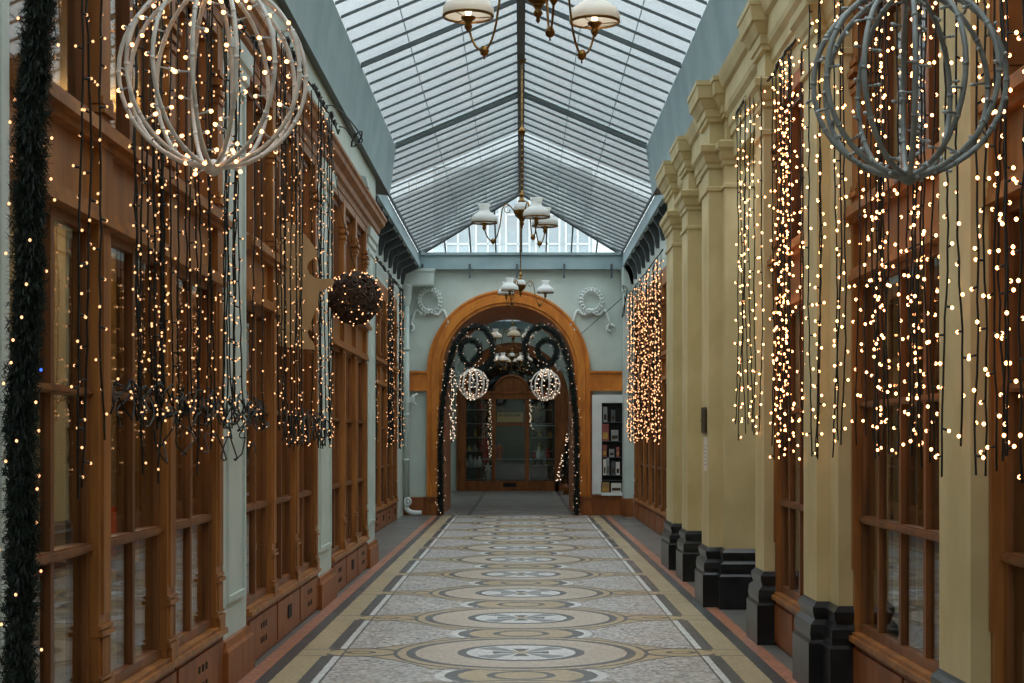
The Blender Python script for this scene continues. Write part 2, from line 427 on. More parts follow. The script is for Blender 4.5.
# walls
w = MB()
w.box(-2.0, -1.86, -12, -.1, 0, 4.0)
w.box(-2.0, -1.8, -12, 19.8, 4.0, 4.9)
struct('wall_left', w, M['plaster']); w = MB()
w.box(-2.5, -2.35, 19.7, 32.0, 4.15, 5.1); w.box(-2.5, -2.35, 30.3, 32.0, 0, 4.15); w.box(-2.5, -2.35, 19.7, 20.4, 0, 4.15)
w.box(-2.5, -1.83, 19.7, 19.85, 0, 4.9)
struct('wall_west', w, M['plaster'])
# honey wood cornice of the western front
struct('trim_1', MB().run([(-1.86, 3.98), (-1.79, 3.98), (-1.78, 4.03), (-1.75, 4.05), (-1.74, 4.1), (-1.69, 4.14), (-1.68, 4.18), (-1.66, 4.2), (-1.66, 4.23), (-1.86, 4.25)], -12, 19.82), M['wood'])
w = MB()
w.box(1.88, 2.05, -12, 19.4, 4.0, 4.9); w.box(1.9, 2.05, -12, 3.0, 0, 4.0); w.box(1.95, 2.1, 14.9, 19.4, 0, 4.0)
w.box(2.6, 2.75, 12.0, 14.6, 0, 4.0); w.box(2.0, 2.6, 12.05, 12.18, 0, 4.0); w.box(2.25, 2.6, 14.3, 14.45, 0, 4.0)
w.box(1.9, 2.35, 19.3, 19.42, 0, 4.9)
struct('wall_right', w, M['stone'])
w = MB(); w.box(2.2, 2.35, 19.4, 32, 4.15, 5.1); w.box(2.2, 2.35, 19.4, 20.0, 0, 4.15); w.box(2.2, 2.35, 31.0, 32, 0, 4.15)
struct('wall_east', w, M['plaster'])
struct('wall_added_back', MB().box(-2.1, 2.1, -12.2, -12.0, 0, 6.3), M['plaster'])  # unseen end wall, added to keep open sky out of the glass reflections
# stone entablature
struct('trim_2', MB().run([(1.95, 4.2), (1.86, 4.2), (1.86, 4.26), (1.84, 4.28), (1.84, 4.36), (1.81, 4.4), (1.8, 4.44), (1.8, 4.58), (1.77, 4.6), (1.74, 4.68), (1.73, 4.72), (1.95, 4.74)], -12, 19.35), M['stone'])

# stone piers of the eastern front
PL = [(0, .06), (.29, .06), (.31, .045), (.35, .05), (.40, .045), (.43, .015), (.47, .028), (.50, .03), (.52, .012), (.535, .0)]
CAP = [(3.93, 0), (3.95, .02), (3.98, .02), (4.0, .035), (4.06, .05), (4.09, .075), (4.14, .08), (4.16, .04), (4.165, .0)]
COR = [(4.36, 0), (4.365, .018), (4.4, .02), (4.405, .035), (4.47, .035), (4.48, .05), (4.55, .085), (4.56, .105), (4.66, .115), (4.67, .125), (4.71, .125), (4.72, .03)]
NECK = [(3.735, 0), (3.745, .018), (3.775, .018), (3.785, 0)]
def pier(rects):
    r = empty('pillar', (rects[0][0], rects[0][2], 0), 'structure')
    parts = dict(plinth=(MB(), 'marble'), shaft=(MB(), 'stone'), capital=(MB(), 'stone'), cornice_block=(MB(), 'stone'))
    for x0, x1, a, b in rects:
        parts['plinth'][0].loft(x0, x1, a, b, PL)
        parts['shaft'][0].loft(x0, x1, a, b, [(.53, 0)] + NECK + [(3.93, 0)])
        parts['capital'][0].loft(x0, x1, a, b, CAP).loft(x0 + .01, x1, a + .02, b - .02, [(4.165, 0), (4.36, 0)])
        parts['cornice_block'][0].loft(x0, x1, a, b, COR)
    for k, (mb, mt) in parts.items(): mb.build(k, M[mt], r)
    return r
pier([(1.77, 2.2, 2.86, 3.3)])
pier([(1.77, 2.2, 6.3, 6.77)])
pier([(1.77, 1.9, 9.57, 10.02), (1.845, 2.3, 9.3, 10.06)])
pier([(1.785, 2.1, 11.75, 12.18)])
pier([(1.69, 1.85, 14.4, 14.95), (1.815, 2.32, 14.2, 15.05)])
pier([(1.77, 2.1, 17.0, 17.6)])
pier([(1.76, 2.1, 18.5, 19.36)])

# shop rooms behind the glass
w = MB()
w.box(-4.6, -4.5, .5, 19.7, 0, 4.2); w.box(-4.6, -1.99, .3, .5, 0, 4.2); w.box(-4.5, -2.0, 19.55, 19.7, 0, 4.2); w.box(-4.6, -1.95, .5, 19.7, 4.15, 4.25)
struct('wall_shop_west', w, M['interior'])
w = MB(); w.box(4.2, 4.3, 3.0, 12.1, 0, 4.2); w.box(2.0, 4.3, 2.9, 3.0, 0, 4.2); w.box(2.1, 4.3, 12.05, 12.18, 0, 4.2); w.box(1.96, 4.3, 3, 12.1, 4.15, 4.25); w.box(2.35, 4.2, 9.6, 9.75, 0, 4.15)
struct('wall_shop_east', w, M['interior'])
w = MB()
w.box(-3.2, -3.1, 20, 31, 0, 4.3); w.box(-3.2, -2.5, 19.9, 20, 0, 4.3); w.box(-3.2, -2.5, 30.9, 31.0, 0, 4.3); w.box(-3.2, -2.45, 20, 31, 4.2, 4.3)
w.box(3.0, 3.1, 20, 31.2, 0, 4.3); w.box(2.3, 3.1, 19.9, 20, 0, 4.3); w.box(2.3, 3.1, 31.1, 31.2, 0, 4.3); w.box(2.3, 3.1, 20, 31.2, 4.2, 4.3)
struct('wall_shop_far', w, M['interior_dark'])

# ------------------------------------------------------------------ glass roof
RH, PITCH = 6.05, .42
def rz(x): return RH - PITCH * abs(x)
roof = empty('ceiling', (0, 14, RH), 'structure')
YN, YS, YE = -12.0, 21.1, 32.0
XN, XFAR = 1.65, 2.03
def hip_y(x): return 29.5 + 2.5 * abs(x) / XFAR
for s in (-1, 1):
    def sheet(mb, y0, y1, xe):
        a, b = (s * .03, y0), (s * xe, y1)
        mb.extrude([(s * .03, y0, rz(.03) + .03), (s * xe, y0, rz(xe) + .03), (s * xe, y1, rz(xe) + .03), (s * .03, y1, rz(.03) + .03)], (0, 0, .008))
    g = MB(); sheet(g, YN, YS, XN + .02); sheet(g, YS + .02, 23.7, XFAR)
    g.extrude([(s * .03, 25.0, rz(.03) + .03), (s * XFAR, 25.0, rz(XFAR) + .03), (s * XFAR, 31.95, rz(XFAR) + .03), (s * .03, 29.5, rz(.03) + .03)], (0, 0, .008))
    g.build('glazing', M['roof_glass'], roof)
    g = MB(); sheet(g, 23.7, 25.0, XFAR); g.build('glazing', M['clear_glass'], roof)
    bars = MB(); raf = MB(); lap = MB()
    y = YN + .04; i = 0
    while y < 31.9:
        xe = XN if y < YS - .1 else XFAR
        x_in = 0.03
        if y > 29.5: x_in = (y - 29.5) / 2.5 * XFAR
        main = abs((y - 16.5) / 4.6 - round((y - 16.5) / 4.6)) < .02 and y < 22
        hw, dz = (.018, .05) if main else (.009, .026)
        if xe - x_in > .05:
            (raf if main else bars).extrude([(s * x_in, y - hw, rz(x_in) + .03), (s * xe, y - hw, rz(xe) + .03), (s * xe, y - hw, rz(xe) + .03 - dz), (s * x_in, y - hw, rz(x_in) + .03 - dz)], (0, 2 * hw, 0))
        i += 1; y = 16.5 + .46 * round((YN + .04 + .46 * i - 16.5) / .46)
    bars.build('glazing_bar', M['iron_dark'], roof); raf.build('rafter', M['iron_dark'], roof)
    for xl in (.62, 1.15):                      # laps of the glass sheets, broken at each bar
        yy = YN
        while yy < 30: lap.box(s * xl - .003, s * xl + .003, yy + .03 + R.random() * .02, yy + .41, rz(xl) + .022, rz(xl) + .04); yy += .46
    lap.build('lap', M['iron_blue'], roof)
    # wide clear-lit plate before the change of width
    raf2 = MB().extrude([(s * .03, YS - .2, rz(.03) + .02), (s * XN, YS - .2, rz(XN) + .02), (s * XN, YS - .06, rz(XN) + .02), (s * .03, YS - .06, rz(.03) + .02)], (0, 0, .006))
    raf2.build('ridge_plate', M['iron_blue'], roof)
    # eaves
    MB().run([(s * 1.65, 5.36), (s * 1.68, 5.36), (s * 1.78, 4.74), (s * 1.73, 4.72)], YN, YS).build('eaves_beam', M['iron_blue'], roof)
    MB().run([(s * 1.73, 4.72), (s * 1.9, 4.74), (s * 1.9, 4.77), (s * 1.77, 4.75)], YN, YS).build('soffit', M['iron_dark'], roof)  # shadow under the eaves beam put into the soffit's dark colour
    MB().run([(s * 2.03, 5.2), (s * 2.06, 5.2), (s * 2.06, 4.92), (s * 2.0, 4.92)], 19.9, 32).build('eaves_beam', M['iron_blue'], roof)
    MB().run([(s * 2.02, 5.2), (s * 1.99, 5.2), (s * 1.99, 5.24), (s * 2.04, 5.26)], 20, 32).build('gutter_edge', M['iron_dark'], roof)
    xw = 2.35 if s < 0 else 2.2
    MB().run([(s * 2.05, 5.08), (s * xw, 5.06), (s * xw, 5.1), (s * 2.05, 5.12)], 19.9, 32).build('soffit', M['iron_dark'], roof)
    for k in range(12):
        yb = 20.5 + k * .98
        MB().extrude([(s * 2.02, yb, 4.93), (s * (xw + .02), yb, 5.08), (s * (xw + .02), yb, 4.55), (s * (xw - .05), yb, 4.55), (s * (xw - .1), yb, 4.75), (s * 2.02, yb, 4.86)], (0, .1, 0)).build('bracket', M['iron_dark'], roof)
# ridge
MB().box(-.045, .045, YN, 29.5, RH - .07, RH + .05).build('ridge_beam', M['iron_dark'], roof)
# hipped end above the beam
hip = MB()
for s in (-1, 1):
    hip.tube([(0, 29.5, RH), (s * XFAR, 32.0, rz(XFAR))], .035, 6, smooth=False)
for k in range(-3, 4):
    x = k * .5; t = 1 - abs(x) / XFAR
    hip.tube([(x, 32.0, 5.2), (x, 32.0 - 2.5 * t, 5.2 + (RH - 5.2) * t)], .03 if k == 0 else .018, 6, smooth=False)
hip.build('hip_bars', M['iron_dark'], roof)
MB().extrude([(-XFAR, 32.02, 5.22), (XFAR, 32.02, 5.22), (0, 29.55, RH + .02)], (0, .006, .01)).build('glazing', M['clear_glass'], roof)
bm = MB().box(-2.1, 2.1, 31.84, 32.0, 4.9, 5.2).box(-2.1, 2.1, 31.8, 31.86, 5.18, 5.23)
bm.build('end_beam', M['iron_blue'], roof)
for px in (423, 470, 517, 564, 611):
    x = (px - VX) / 50
    MB().box(x - .02, x + .02, 31.78, 31.86, 4.72, 5.0).build('hanger', M['iron_dark'], roof)
# walkway rail lying over the clear strip of the roof
rail = empty('roof_railing', (0, 27.0, RH), None, 'thin grey railing lying above the clear strip of the glass roof', 'railing')
for s in (-1, 1):
    for o_, r_ in ((.62, .02), (.34, .014)):
        mb = MB(); mb.tube([(0, 27.0, RH + o_), (s * 1.9, 27.0, rz(1.9) + o_)], r_, 5); mb.build('rail', M['white'], rail)
    for k in range(1, 45): x = k * .043; mb = MB(); mb.tube([(s * x, 27.0, rz(x) + .04), (s * x, 27.0, rz(x) + .62)], .005 if k % 11 else .014, 4); mb.build('baluster', M['white'], rail)

# ------------------------------------------------------------------ arched walls
ACX, SPR = -.25, 2.87
def arch_wall(mb, x0, x1, zt, cx, r, spr, y0, y1, n=32):
    mb.box(x0, cx - r, y0, y1, 0, zt); mb.box(cx + r, x1, y0, y1, 0, zt)
    pts = [(cx - r * math.cos(PI * i / n), spr + r * math.sin(PI * i / n)) for i in range(n + 1)]
    for (xa, za), (xb, zb) in zip(pts[:-1], pts[1:]):
        vs = [(xa, y0, za), (xb, y0, zb), (xb, y0, zt), (xa, y0, zt), (xa, y1, za), (xb, y1, zb), (xb, y1, zt), (xa, y1, zt)]
        mb.add(vs, [(0, 1, 2, 3), (7, 6, 5, 4), (0, 4, 5, 1), (3, 2, 6, 7)])
    return mb
def arch_sweep(mb, prof, cx, spr, zb=0.0, n=36):      # prof: closed list of (radius, y)
    rows = []
    rows.append([(cx - r, y, zb) for r, y in prof])
    for i in range(n + 1):
        a = PI - PI * i / n
        rows.append([(cx + r * math.cos(a), y, spr + r * math.sin(a)) for r, y in prof])
    rows.append([(cx + r, y, zb) for r, y in prof])
    k = len(prof); vs = [p for row in rows for p in row]; fs = []
    for i in range(len(rows) - 1):
        for j in range(k): fs.append((i * k + j, i * k + (j + 1) % k, (i + 1) * k + (j + 1) % k, (i + 1) * k + j))
    fs += [tuple(range(k)), tuple(range((len(rows) - 1) * k, len(rows) * k))[::-1]]
    return mb.add(vs, fs)
struct('wall_end', arch_wall(MB(), -2.5, 2.35, 5.1, ACX, 1.36, SPR, 32.0, 35.8), M['plaster'])
def mould(y, ro, ri, d=.1):     # stepped arch moulding in front of plane y
    return [(ri, y + .05), (ri, y - d * .5), (ri + .05, y - d * .5), (ri + .06, y - d * .9), (ro - .1, y - d), (ro - .09, y - d * .7), (ro - .05, y - d * .7), (ro - .04, y - d), (ro, y - d), (ro, y + .02)]
struct('trim_3', arch_sweep(MB(), mould(32.0, 1.63, 1.32), ACX, SPR, .37), M['wood_bright'])
struct('trim_4', arch_sweep(MB(), [(1.32, 32.03), (1.36, 32.03), (1.36, 35.8), (1.32, 35.8)], ACX, SPR, 0), M['wood_bright'])
for s in (-1, 1):
    mb = MB().box(ACX + s * 1.31, ACX + s * 1.66, 31.86, 32.05, 0, .37).box(ACX + s * 1.31, ACX + s * 1.675, 31.84, 32.05, .33, .37)
    struct('baseboard_arch_%s' % ('left' if s < 0 else 'right'), mb, M['wood_red'])
def band(x0, x1):
    mb = MB().box(x0, x1, 31.94, 32.0, 2.48, 2.88).box(x0, x1, 31.9, 32.0, 2.84, 2.88).box(x0, x1, 31.9, 32.0, 2.48, 2.53)
    return mb
struct('trim_5', band(-2.3, ACX - 1.63), M['wood_bright']); struct('trim_6', band(ACX + 1.63, 2.05), M['wood_bright'])
struct('baseboard_left', MB().box(-2.35, ACX - 1.6, 31.93, 32.0, 0, .36), M['wood_red'])
mb = MB().box(ACX + 1.66, 2.05, 31.93, 32.0, 0, .38).box(ACX + 1.64, 2.05, 31.9, 32, .38, .42).box(ACX + 1.62, ACX + 1.69, 31.93, 32, .42, 2.48)
struct('baseboard_right', mb, M['wood_red'])
# corner pier
r = empty('pilaster', (2.1, 31.5, 0), 'structure')
MB().loft(2.02, 2.21, 31.3, 31.9, [(.36, 0), (4.4, 0), (4.42, .02), (4.9, .02)]).build('shaft', M['panel'], r)
MB().loft(2.0, 2.21, 31.25, 31.9, [(0, 0), (.34, 0), (.36, -.01)]).build('plinth', M['wood_red'], r)
# corbel under the end beam
struct('trim_7', MB().loft(-2.34, -1.75, 31.7, 31.98, [(4.55, 0), (4.58, .02), (4.82, .02), (4.84, .04), (4.9, .04)]), M['panel'])

# ------------------------------------------------------------------ the hall beyond the passage
w = MB().box(-3.4, -3.2, 35.8, 47.2, 0, 5.0).box(3.2, 3.4, 35.8, 47.2, 0, 5.0).box(-3.4, -2.3, 35.6, 35.8, 0, 5.1).box(2.3, 3.4, 35.6, 35.8, 0, 5.1)
arch_wall(w, -3.4, 3.4, 4.75, ACX, 1.4, 2.72, 47.0, 47.3)
struct('wall_far', w, M['plaster'])
struct('trim_8', MB().box(-3.2, 3.2, 46.9, 47.0, 4.75, 4.98), M['iron_blue'])
struct('trim_9', arch_sweep(MB(), mould(47.0, 1.64, 1.36), ACX, 2.72, 0), M['wood_red'])
mb = MB(); cl_ = MB()
hz = lambda x: 5.6 - abs(x) * .182
for s in (-1, 1):
    mb.extrude([(s * 1.1, 37.5, hz(1.1)), (0, 37.5, 5.6), (0, 45.5, 5.6), (s * 1.1, 45.5, hz(1.1))], (0, 0, .01))
    cl_.extrude([(s * 3.3, 35.8, 5.0), (s * 1.1, 35.8, hz(1.1)), (s * 1.1, 47.3, hz(1.1)), (s * 3.3, 47.3, 5.0)], (0, 0, .06))
    for ya, yb in ((35.8, 37.5), (45.5, 47.3)): cl_.extrude([(s * 1.1, ya, hz(1.1)), (0, ya, 5.6), (0, yb, 5.6), (s * 1.1, yb, hz(1.1))], (0, 0, .06))
mb.extrude([(-3.3, 47.15, 4.98), (3.3, 47.15, 4.98), (0, 47.15, 5.6)], (0, .01, 0))
cl_.extrude([(-3.3, 35.7, 4.98), (3.3, 35.7, 4.98), (0, 35.7, 5.66)], (0, .1, 0))
struct('ceiling_far', cl_, M['plaster'])  # opaque slopes added around the narrow skylight to darken the hall
c2 = mb.build('ceiling', M['roof_glass'], None); c2['kind'] = 'structure'
mb = MB()
for k in range(-6, 7):
    x = k * .5; mb.box(x - .02, x + .02, 47.08, 47.12, 4.98, 5.6 - abs(x) * .182)
    yb = 36 + (k + 6) * .9
    for s in (-1, 1): mb.extrude([(s * 3.3, yb, 5.0), (0, yb, 5.6), (0, yb, 5.54), (s * 3.3, yb, 4.94)], (0, .04, 0))
struct('trim_10', mb, M['iron_dark'])

# shop front inside the far arch
sf = empty('door_1', (ACX, 47.05, 0), 'structure')
YF = 47.06
fr = MB()
fx = lambda px: (px - VX) * 47.0 / F
fz = lambda py: CH + (VY - py) * 47.0 / F
fr.box(fx(463), fx(559), YF, YF + .14, 0, fz(481)); fr.box(fx(463), fx(466), YF, YF + .12, 0, fz(393)); fr.box(fx(555), fx(559), YF, YF + .12, 0, fz(393))
fr.box(fx(492), fx(495.5), YF - .02, YF + .12, 0, fz(393)); fr.box(fx(525), fx(529), YF - .02, YF + .12, 0, fz(393))
fr.box(fx(462), fx(560), YF - .05, YF + .12, fz(399), fz(391)); fr.box(fx(462), fx(560), YF - .09, YF + .12, fz(393.5), fz(391))
fr.box(fx(495), fx(526), YF, YF + .1, fz(425.5), fz(423)); fr.box(fx(495), fx(526), YF + .02, YF + .12, 0, fz(481))
fr.build('shop_frame', M['wood_red'], sf)
ped = MB(); n = 20
pc, pr = (fx(495) + fx(528)) / 2, (fx(528) - fx(495)) / 2
ped.extrude([(pc - pr * math.cos(PI * i / n), YF, fz(391) + pr * .92 * math.sin(PI * i / n)) for i in range(n + 1)], (0, .1, 0))
ped.build('pediment', M['wood_red'], sf)
rim = MB().tube([(pc - pr * math.cos(PI * i / n), YF - .01, fz(391) + pr * .92 * math.sin(PI * i / n)) for i in range(n + 1)], .045, 6); rim.build('pediment_rim', M['wood_red'], sf)
MB().box(fx(463), fx(559), YF + .06, YF + .066, .3, 4.2).build('pane', M['glass'], sf)
MB().box(fx(466), fx(555), YF + .03, YF + .04, fz(459.3), fz(458.8)).box(fx(529), fx(555), YF + .03, YF + .04, fz(426), fz(425.4)).build('glazing_bar', M['iron_blue'], sf)
MB().box(fx(503), fx(516), YF - .005, YF, fz(487), fz(483)).build('letter_plate', M['dark'], sf)
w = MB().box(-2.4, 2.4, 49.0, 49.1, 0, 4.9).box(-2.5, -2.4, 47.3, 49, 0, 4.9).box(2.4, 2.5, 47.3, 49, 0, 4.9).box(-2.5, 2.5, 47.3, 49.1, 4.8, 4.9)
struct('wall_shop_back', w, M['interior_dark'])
sg = empty('shop_sign', (fx(510), YF + .1, fz(423)), None, 'gilded sign panel in the upper light of the far shop door', 'sign')
MB().box(fx(497), fx(523), YF + .1, YF + .12, fz(422), fz(412.5)).build('panel', M['gold'], sg)
mb = MB()
for row, (a, b) in enumerate(((498, 521), (499, 519))):
    x = a
    while x < b: wd = R.uniform(1.0, 2.2); mb.box(fx(x), fx(x + wd), YF + .09, YF + .1, fz(411.5 + row * 5), fz(408 + row * 6)); x += wd + .8
mb.build('lettering', M['plaque'], sg)

# ------------------------------------------------------------------ neighbouring house over the hipped end
nb = empty('building', (0, 49.2, 0), None, 'pale grey house with tall white windows seen through the hipped glass end', 'building')
MB().box(-2.7, 2.2, 49.2, 49.6, 0, 9.9).build('facade', noise_mat('grey_render', (150, 156, 158), (164, 170, 172), (1, 1, 1), .8), nb)
for k in range(5):
    x = -2.3 + k * .92
    wf = MB(); 
    for q in (0, .36, .72): wf.box(x + q - .025, x + q + .025, 49.14, 49.2, 6.6, 9.4)
    for z in (6.6, 7.5, 8.4, 9.35): wf.box(x, x + .72, 49.14, 49.2, z, z + .05)
    f = wf.build('window', M['white'], nb); MB().box(x, x + .72, 49.17, 49.2, 6.6, 9.4).build('pane', M['grey_pane'], f)
MB().box(-2.7, 2.2, 49.1, 49.2, 6.1, 6.3).build('sill_course', M['white'], nb)

# ------------------------------------------------------------------ chandeliers
def make_chandelier(angles, name='chandelier', lit=False):
    root = empty(name, (0, 0, 0))
    b = MB(); b.lathe([(0, -.095), (.04, -.09), (.075, -.06), (.098, -.01), (.1, .0), (.1, .012), (.094, .016)], n=24)
    b.lathe([(0, -.21), (.008, -.2), (.014, -.19), (.01, -.175), (.022, -.16), (.03, -.145), (.018, -.125), (.026, -.11), (.036, -.1), (.03, -.09), (0, -.085)], n=14)
    b.build('bowl', M['brass'], root)
    g = MB(); g.lathe([(.094, .014), (.098, .04), (.085, .08), (.05, .105), (.04, .11)], n=24); g.build('globe', M['opal'], root)
    c = MB(); c.lathe([(.04, .105), (.05, .11), (.05, .125), (.025, .14), (.02, .18), (.035, .19), (.035, .2), (.012, .215), (.012, .25), (0, .255)], n=16); c.build('collar', M['brass'], root)
    for a in angles:
        ca, sa = math.cos(a), math.sin(a)
        def q(r, z): return (ca * r, sa * r, z)
        arm = MB(); pts = []
        for i in range(15): t = i / 14 * 1.75 * PI; rr = .022 + .03 * i / 14; pts.append(q(.165 + rr * math.cos(t + PI * .9), .02 + rr * math.sin(t + PI * .9)))
        arm.tube(pts, .006, 6)
        ctl = [(.095, .01), (.15, .075), (.195, .085), (.232, .03), (.252, -.08), (.272, -.2), (.305, -.3), (.345, -.345), (.395, -.32), (.428, -.26), (.445, -.2)]
        arm.tube(smooth_path([q(*p) for p in ctl], 4), .0075, 6)
        arm.lathe([(0, -.055), (.006, -.05), (.004, -.035), (.022, -.025), (.03, 0), (.022, .022), (.01, .03), (0, .032)], c=q(.345, -.345), n=12)
        ao = arm.build('arm', M['brass'], root)
        o = q(.45, 0)
        bu = MB(); bu.lathe([(.006, -.22), (.02, -.2), (.026, -.185), (.018, -.17), (.03, -.15), (.044, -.14), (.044, -.13), (.02, -.125), (0, -.125)], c=o, n=14)
        bu.build('burner', M['brass'], ao)
        l = MB(); l.lathe([(0, -.125), (.014, -.12), (.02, -.09), (.018, -.06), (0, -.04)], c=o, n=10)
        l.build('bulb', M['lamp_glow'] if lit else M['frost_tube'], ao)
        sh = MB(); sh.lathe([(.148, -.125), (.158, -.105), (.156, -.08), (.14, -.045), (.1, -.015), (.066, .008), (.058, .03), (.062, .06), (.074, .085), (.078, .095), (.074, .095), (.058, .062), (.054, .03), (.062, .004), (.096, -.02), (.135, -.05), (.15, -.082), (.15, -.105), (.143, -.122)], c=o, n=28)
        so = sh.build('shade', M['opal'], ao)
        ri = MB(); ri.lathe([(.146, -.135), (.157, -.132), (.16, -.122), (.15, -.118), (.143, -.126), (.146, -.135)], c=o, n=28); ri.build('shade_rim', M['brass'], ao)
        for k in range(3):
            sp = MB(); t = 2 * PI * k / 3; sp.tube([(o[0] + .04 * math.cos(t), o[1] + .04 * math.sin(t), -.135), (o[0] + .147 * math.cos(t), o[1] + .147 * math.sin(t), -.13)], .0035, 4)
            sp.build('shade_holder', M['brass'], ao)
    return root
def smooth_path(p, k):
    p = [Vector(v) for v in p]; out = []
    for i in range(len(p) - 1):
        a, b, c, d = p[max(i - 1, 0)], p[i], p[i + 1], p[min(i + 2, len(p) - 1)]
        for j in range(k):
            t = j / k; out.append(.5 * ((2 * b) + (c - a) * t + (2 * a - 5 * b + 4 * c - d) * t * t + (3 * b - a - 3 * c + d) * t ** 3))
    out.append(p[-1]); return out
D = math.radians
def hang(root, x, y, z, top, collars=()):
    rod = MB(); rod.tube([(0, 0, .25), (0, 0, top - z)], .009, 8)
    n = int((top - z - .3) / .07)
    for k in range(n): rod.lathe([(.009, -.014), (.017, 0), (.009, .014)], c=(0, 0, .3 + k * .07), n=8)
    for h in collars: rod.lathe([(.012, -.05), (.03, -.04), (.045, -.01), (.05, .0), (.03, .02), (.012, .05)], c=(0, 0, h), n=12)
    rod.lathe([(.012, -.05), (.05, -.02), (.055, 0)], c=(0, 0, top - z), n=12)
    rod.build('chain', M['brass'], root)
    root.location = (x, y, z)
GC = 'chandeliers along the gallery'
for (px, y, z, ang, lit, lab, top) in (
    (538.0, 9.65, 4.22, (161, 281, 38), True, 'brass chandelier nearest the entrance, cut by the top of the picture', RH - .05),
    (521.9, 18.9, 4.2, (172, 292, 52), False, 'brass chandelier with milky shades hanging before the glazed gable', RH - .05),
    (520.5, 28.8, 4.28, (5, 125, 245), False, 'small brass chandelier with white shades in front of the wooden arch', RH - .05),
    (512.5, 38.0, 4.06, (35, 155, 275), True, 'lit chandelier in the far hall, the upper one seen through the arch', 5.55),
    (512.0, 45.2, 3.85, (20, 92, 164, 236, 308), True, 'lit chandelier of five shades above the far shop door', 5.55)):
    t = make_chandelier([D(a) for a in ang], lit=lit); tag(t, lab, 'chandelier', GC)
    hang(t, (px - VX) / F * y, y, z, top, (.95,) if y > 18 and y < 20 else ())

# ------------------------------------------------------------------ hanging spheres of light tubes
def make_sphere(Rs, rings, tube, mt, n_st, bmat, br, stub_mat, rot=0.0):
    root = empty('light_sphere', (0, 0, 0))
    sb = MB(); L_ = .13 * Rs
    sb.lathe([(0, -.002), (tube * .42, 0), (tube * .42, L_ * .8), (br * .9, L_ * .85), (br * .8, L_), (0, L_)], n=6)
    sb.lathe([(br * .6, L_), (br, L_ + br * .6), (br * .75, L_ + br * 1.6), (0, L_ + br * 2)], n=8); nv = 5 * 6
    bm_ = bpy.data.meshes.new('sphere_bulb'); bm_.from_pydata(sb.v, [], sb.f); bm_.polygons.foreach_set('use_smooth', sb.sm)
    bm_.materials.append(stub_mat); bm_.materials.append(bmat); bm_.polygons.foreach_set('material_index', [0 if i < nv else 1 for i in range(len(sb.f))]); bm_.update()
    for i in range(rings):
        a = PI * i / rings + rot; ca, sa = math.cos(a), math.sin(a)
        pts = [(ca * Rs * math.cos(t), sa * Rs * math.cos(t), Rs * math.sin(t)) for t in [2 * PI * j / 48 for j in range(48)]]
        mb = MB(); mb.tube(pts, tube, 8, closed=True)
        for j in range(0, 48, 4): mb.tube([pts[j], Vector(pts[j]).lerp(Vector(pts[(j + 1) % 48]), .3)], tube * 1.15, 8)
        r = mb.build('ring', mt, root)
        for j in range(n_st):
            t = 2 * PI * (j + .5 * (i % 2)) / n_st + R.uniform(-.08, .08)
            p = Vector((ca * math.cos(t), sa * math.cos(t), math.sin(t))); side = Vector((-sa, ca, 0)) * R.choice((-1, 1))
            d = (side * .8 + p * R.uniform(-.9, .5)).normalized()
            o = bpy.data.objects.new('bulb', bm_); C.objects.link(o); o.parent = r; o.location = p * Rs
            o.rotation_euler = d.to_track_quat('Z', 'Y').to_euler(); o.scale = (1, 1, R.uniform(.85, 1.2))
    hub = MB(); hub.lathe([(0, -Rs - .03), (.02, -Rs - .02), (.035, -Rs), (.02, -Rs + .02), (0, -Rs + .025)], n=12); hub.build('hub', mt, root)
    hub = MB(); hub.lathe([(0, Rs - .03), (.02, Rs - .02), (.035, Rs), (.012, Rs + .04), (0, Rs + .05)], n=12)
    hub.build('hub', mt, root)
    return root
def place(root, p, top, mt='wire', lab=None, cat=None, grp=None):
    mb = MB(); mb.tube([(0, 0, .285), (0, 0, top - p.z)], .004, 5); mb.build('hanging_wire', M[mt], root)
    root.location = p; tag(root, lab, cat, grp)
s1 = make_sphere(.285, 7, .0068, M['frost_tube'], 14, M['bulb_sphere'], .0066, M['stub'], .2)
place(s1, at(213.5, 75, 4.95), 4.4, 'wire', 'large whitish wire sphere with lit bulbs hanging by the nearest wooden shop front', 'light sphere', 'hanging light spheres')
s2 = make_sphere(.281, 6, .0084, M['grey_tube'], 16, M['stub'], .006, M['grey_tube'], .35)
place(s2, at(909, 82, 4.78), 4.4, 'wire', 'large unlit grey wire sphere hanging by the nearest stone piers', 'light sphere', 'hanging light spheres')
for px, py, lab in ((473.3, 384, 'small white wire sphere under the garland scroll on the downpipe side of the arch'), (545.5, 385, 'small white wire sphere under the garland scroll on the display case side')):
    s3 = make_sphere(.29, 6, .0105, M['frost_tube'], 16, M['bulb_white'], .0115, M['frost_tube'], R.random())
    p = at(px, py, 31.4); place(s3, p, p.z + .32, 'wire', lab, 'light sphere', 'hanging light spheres')

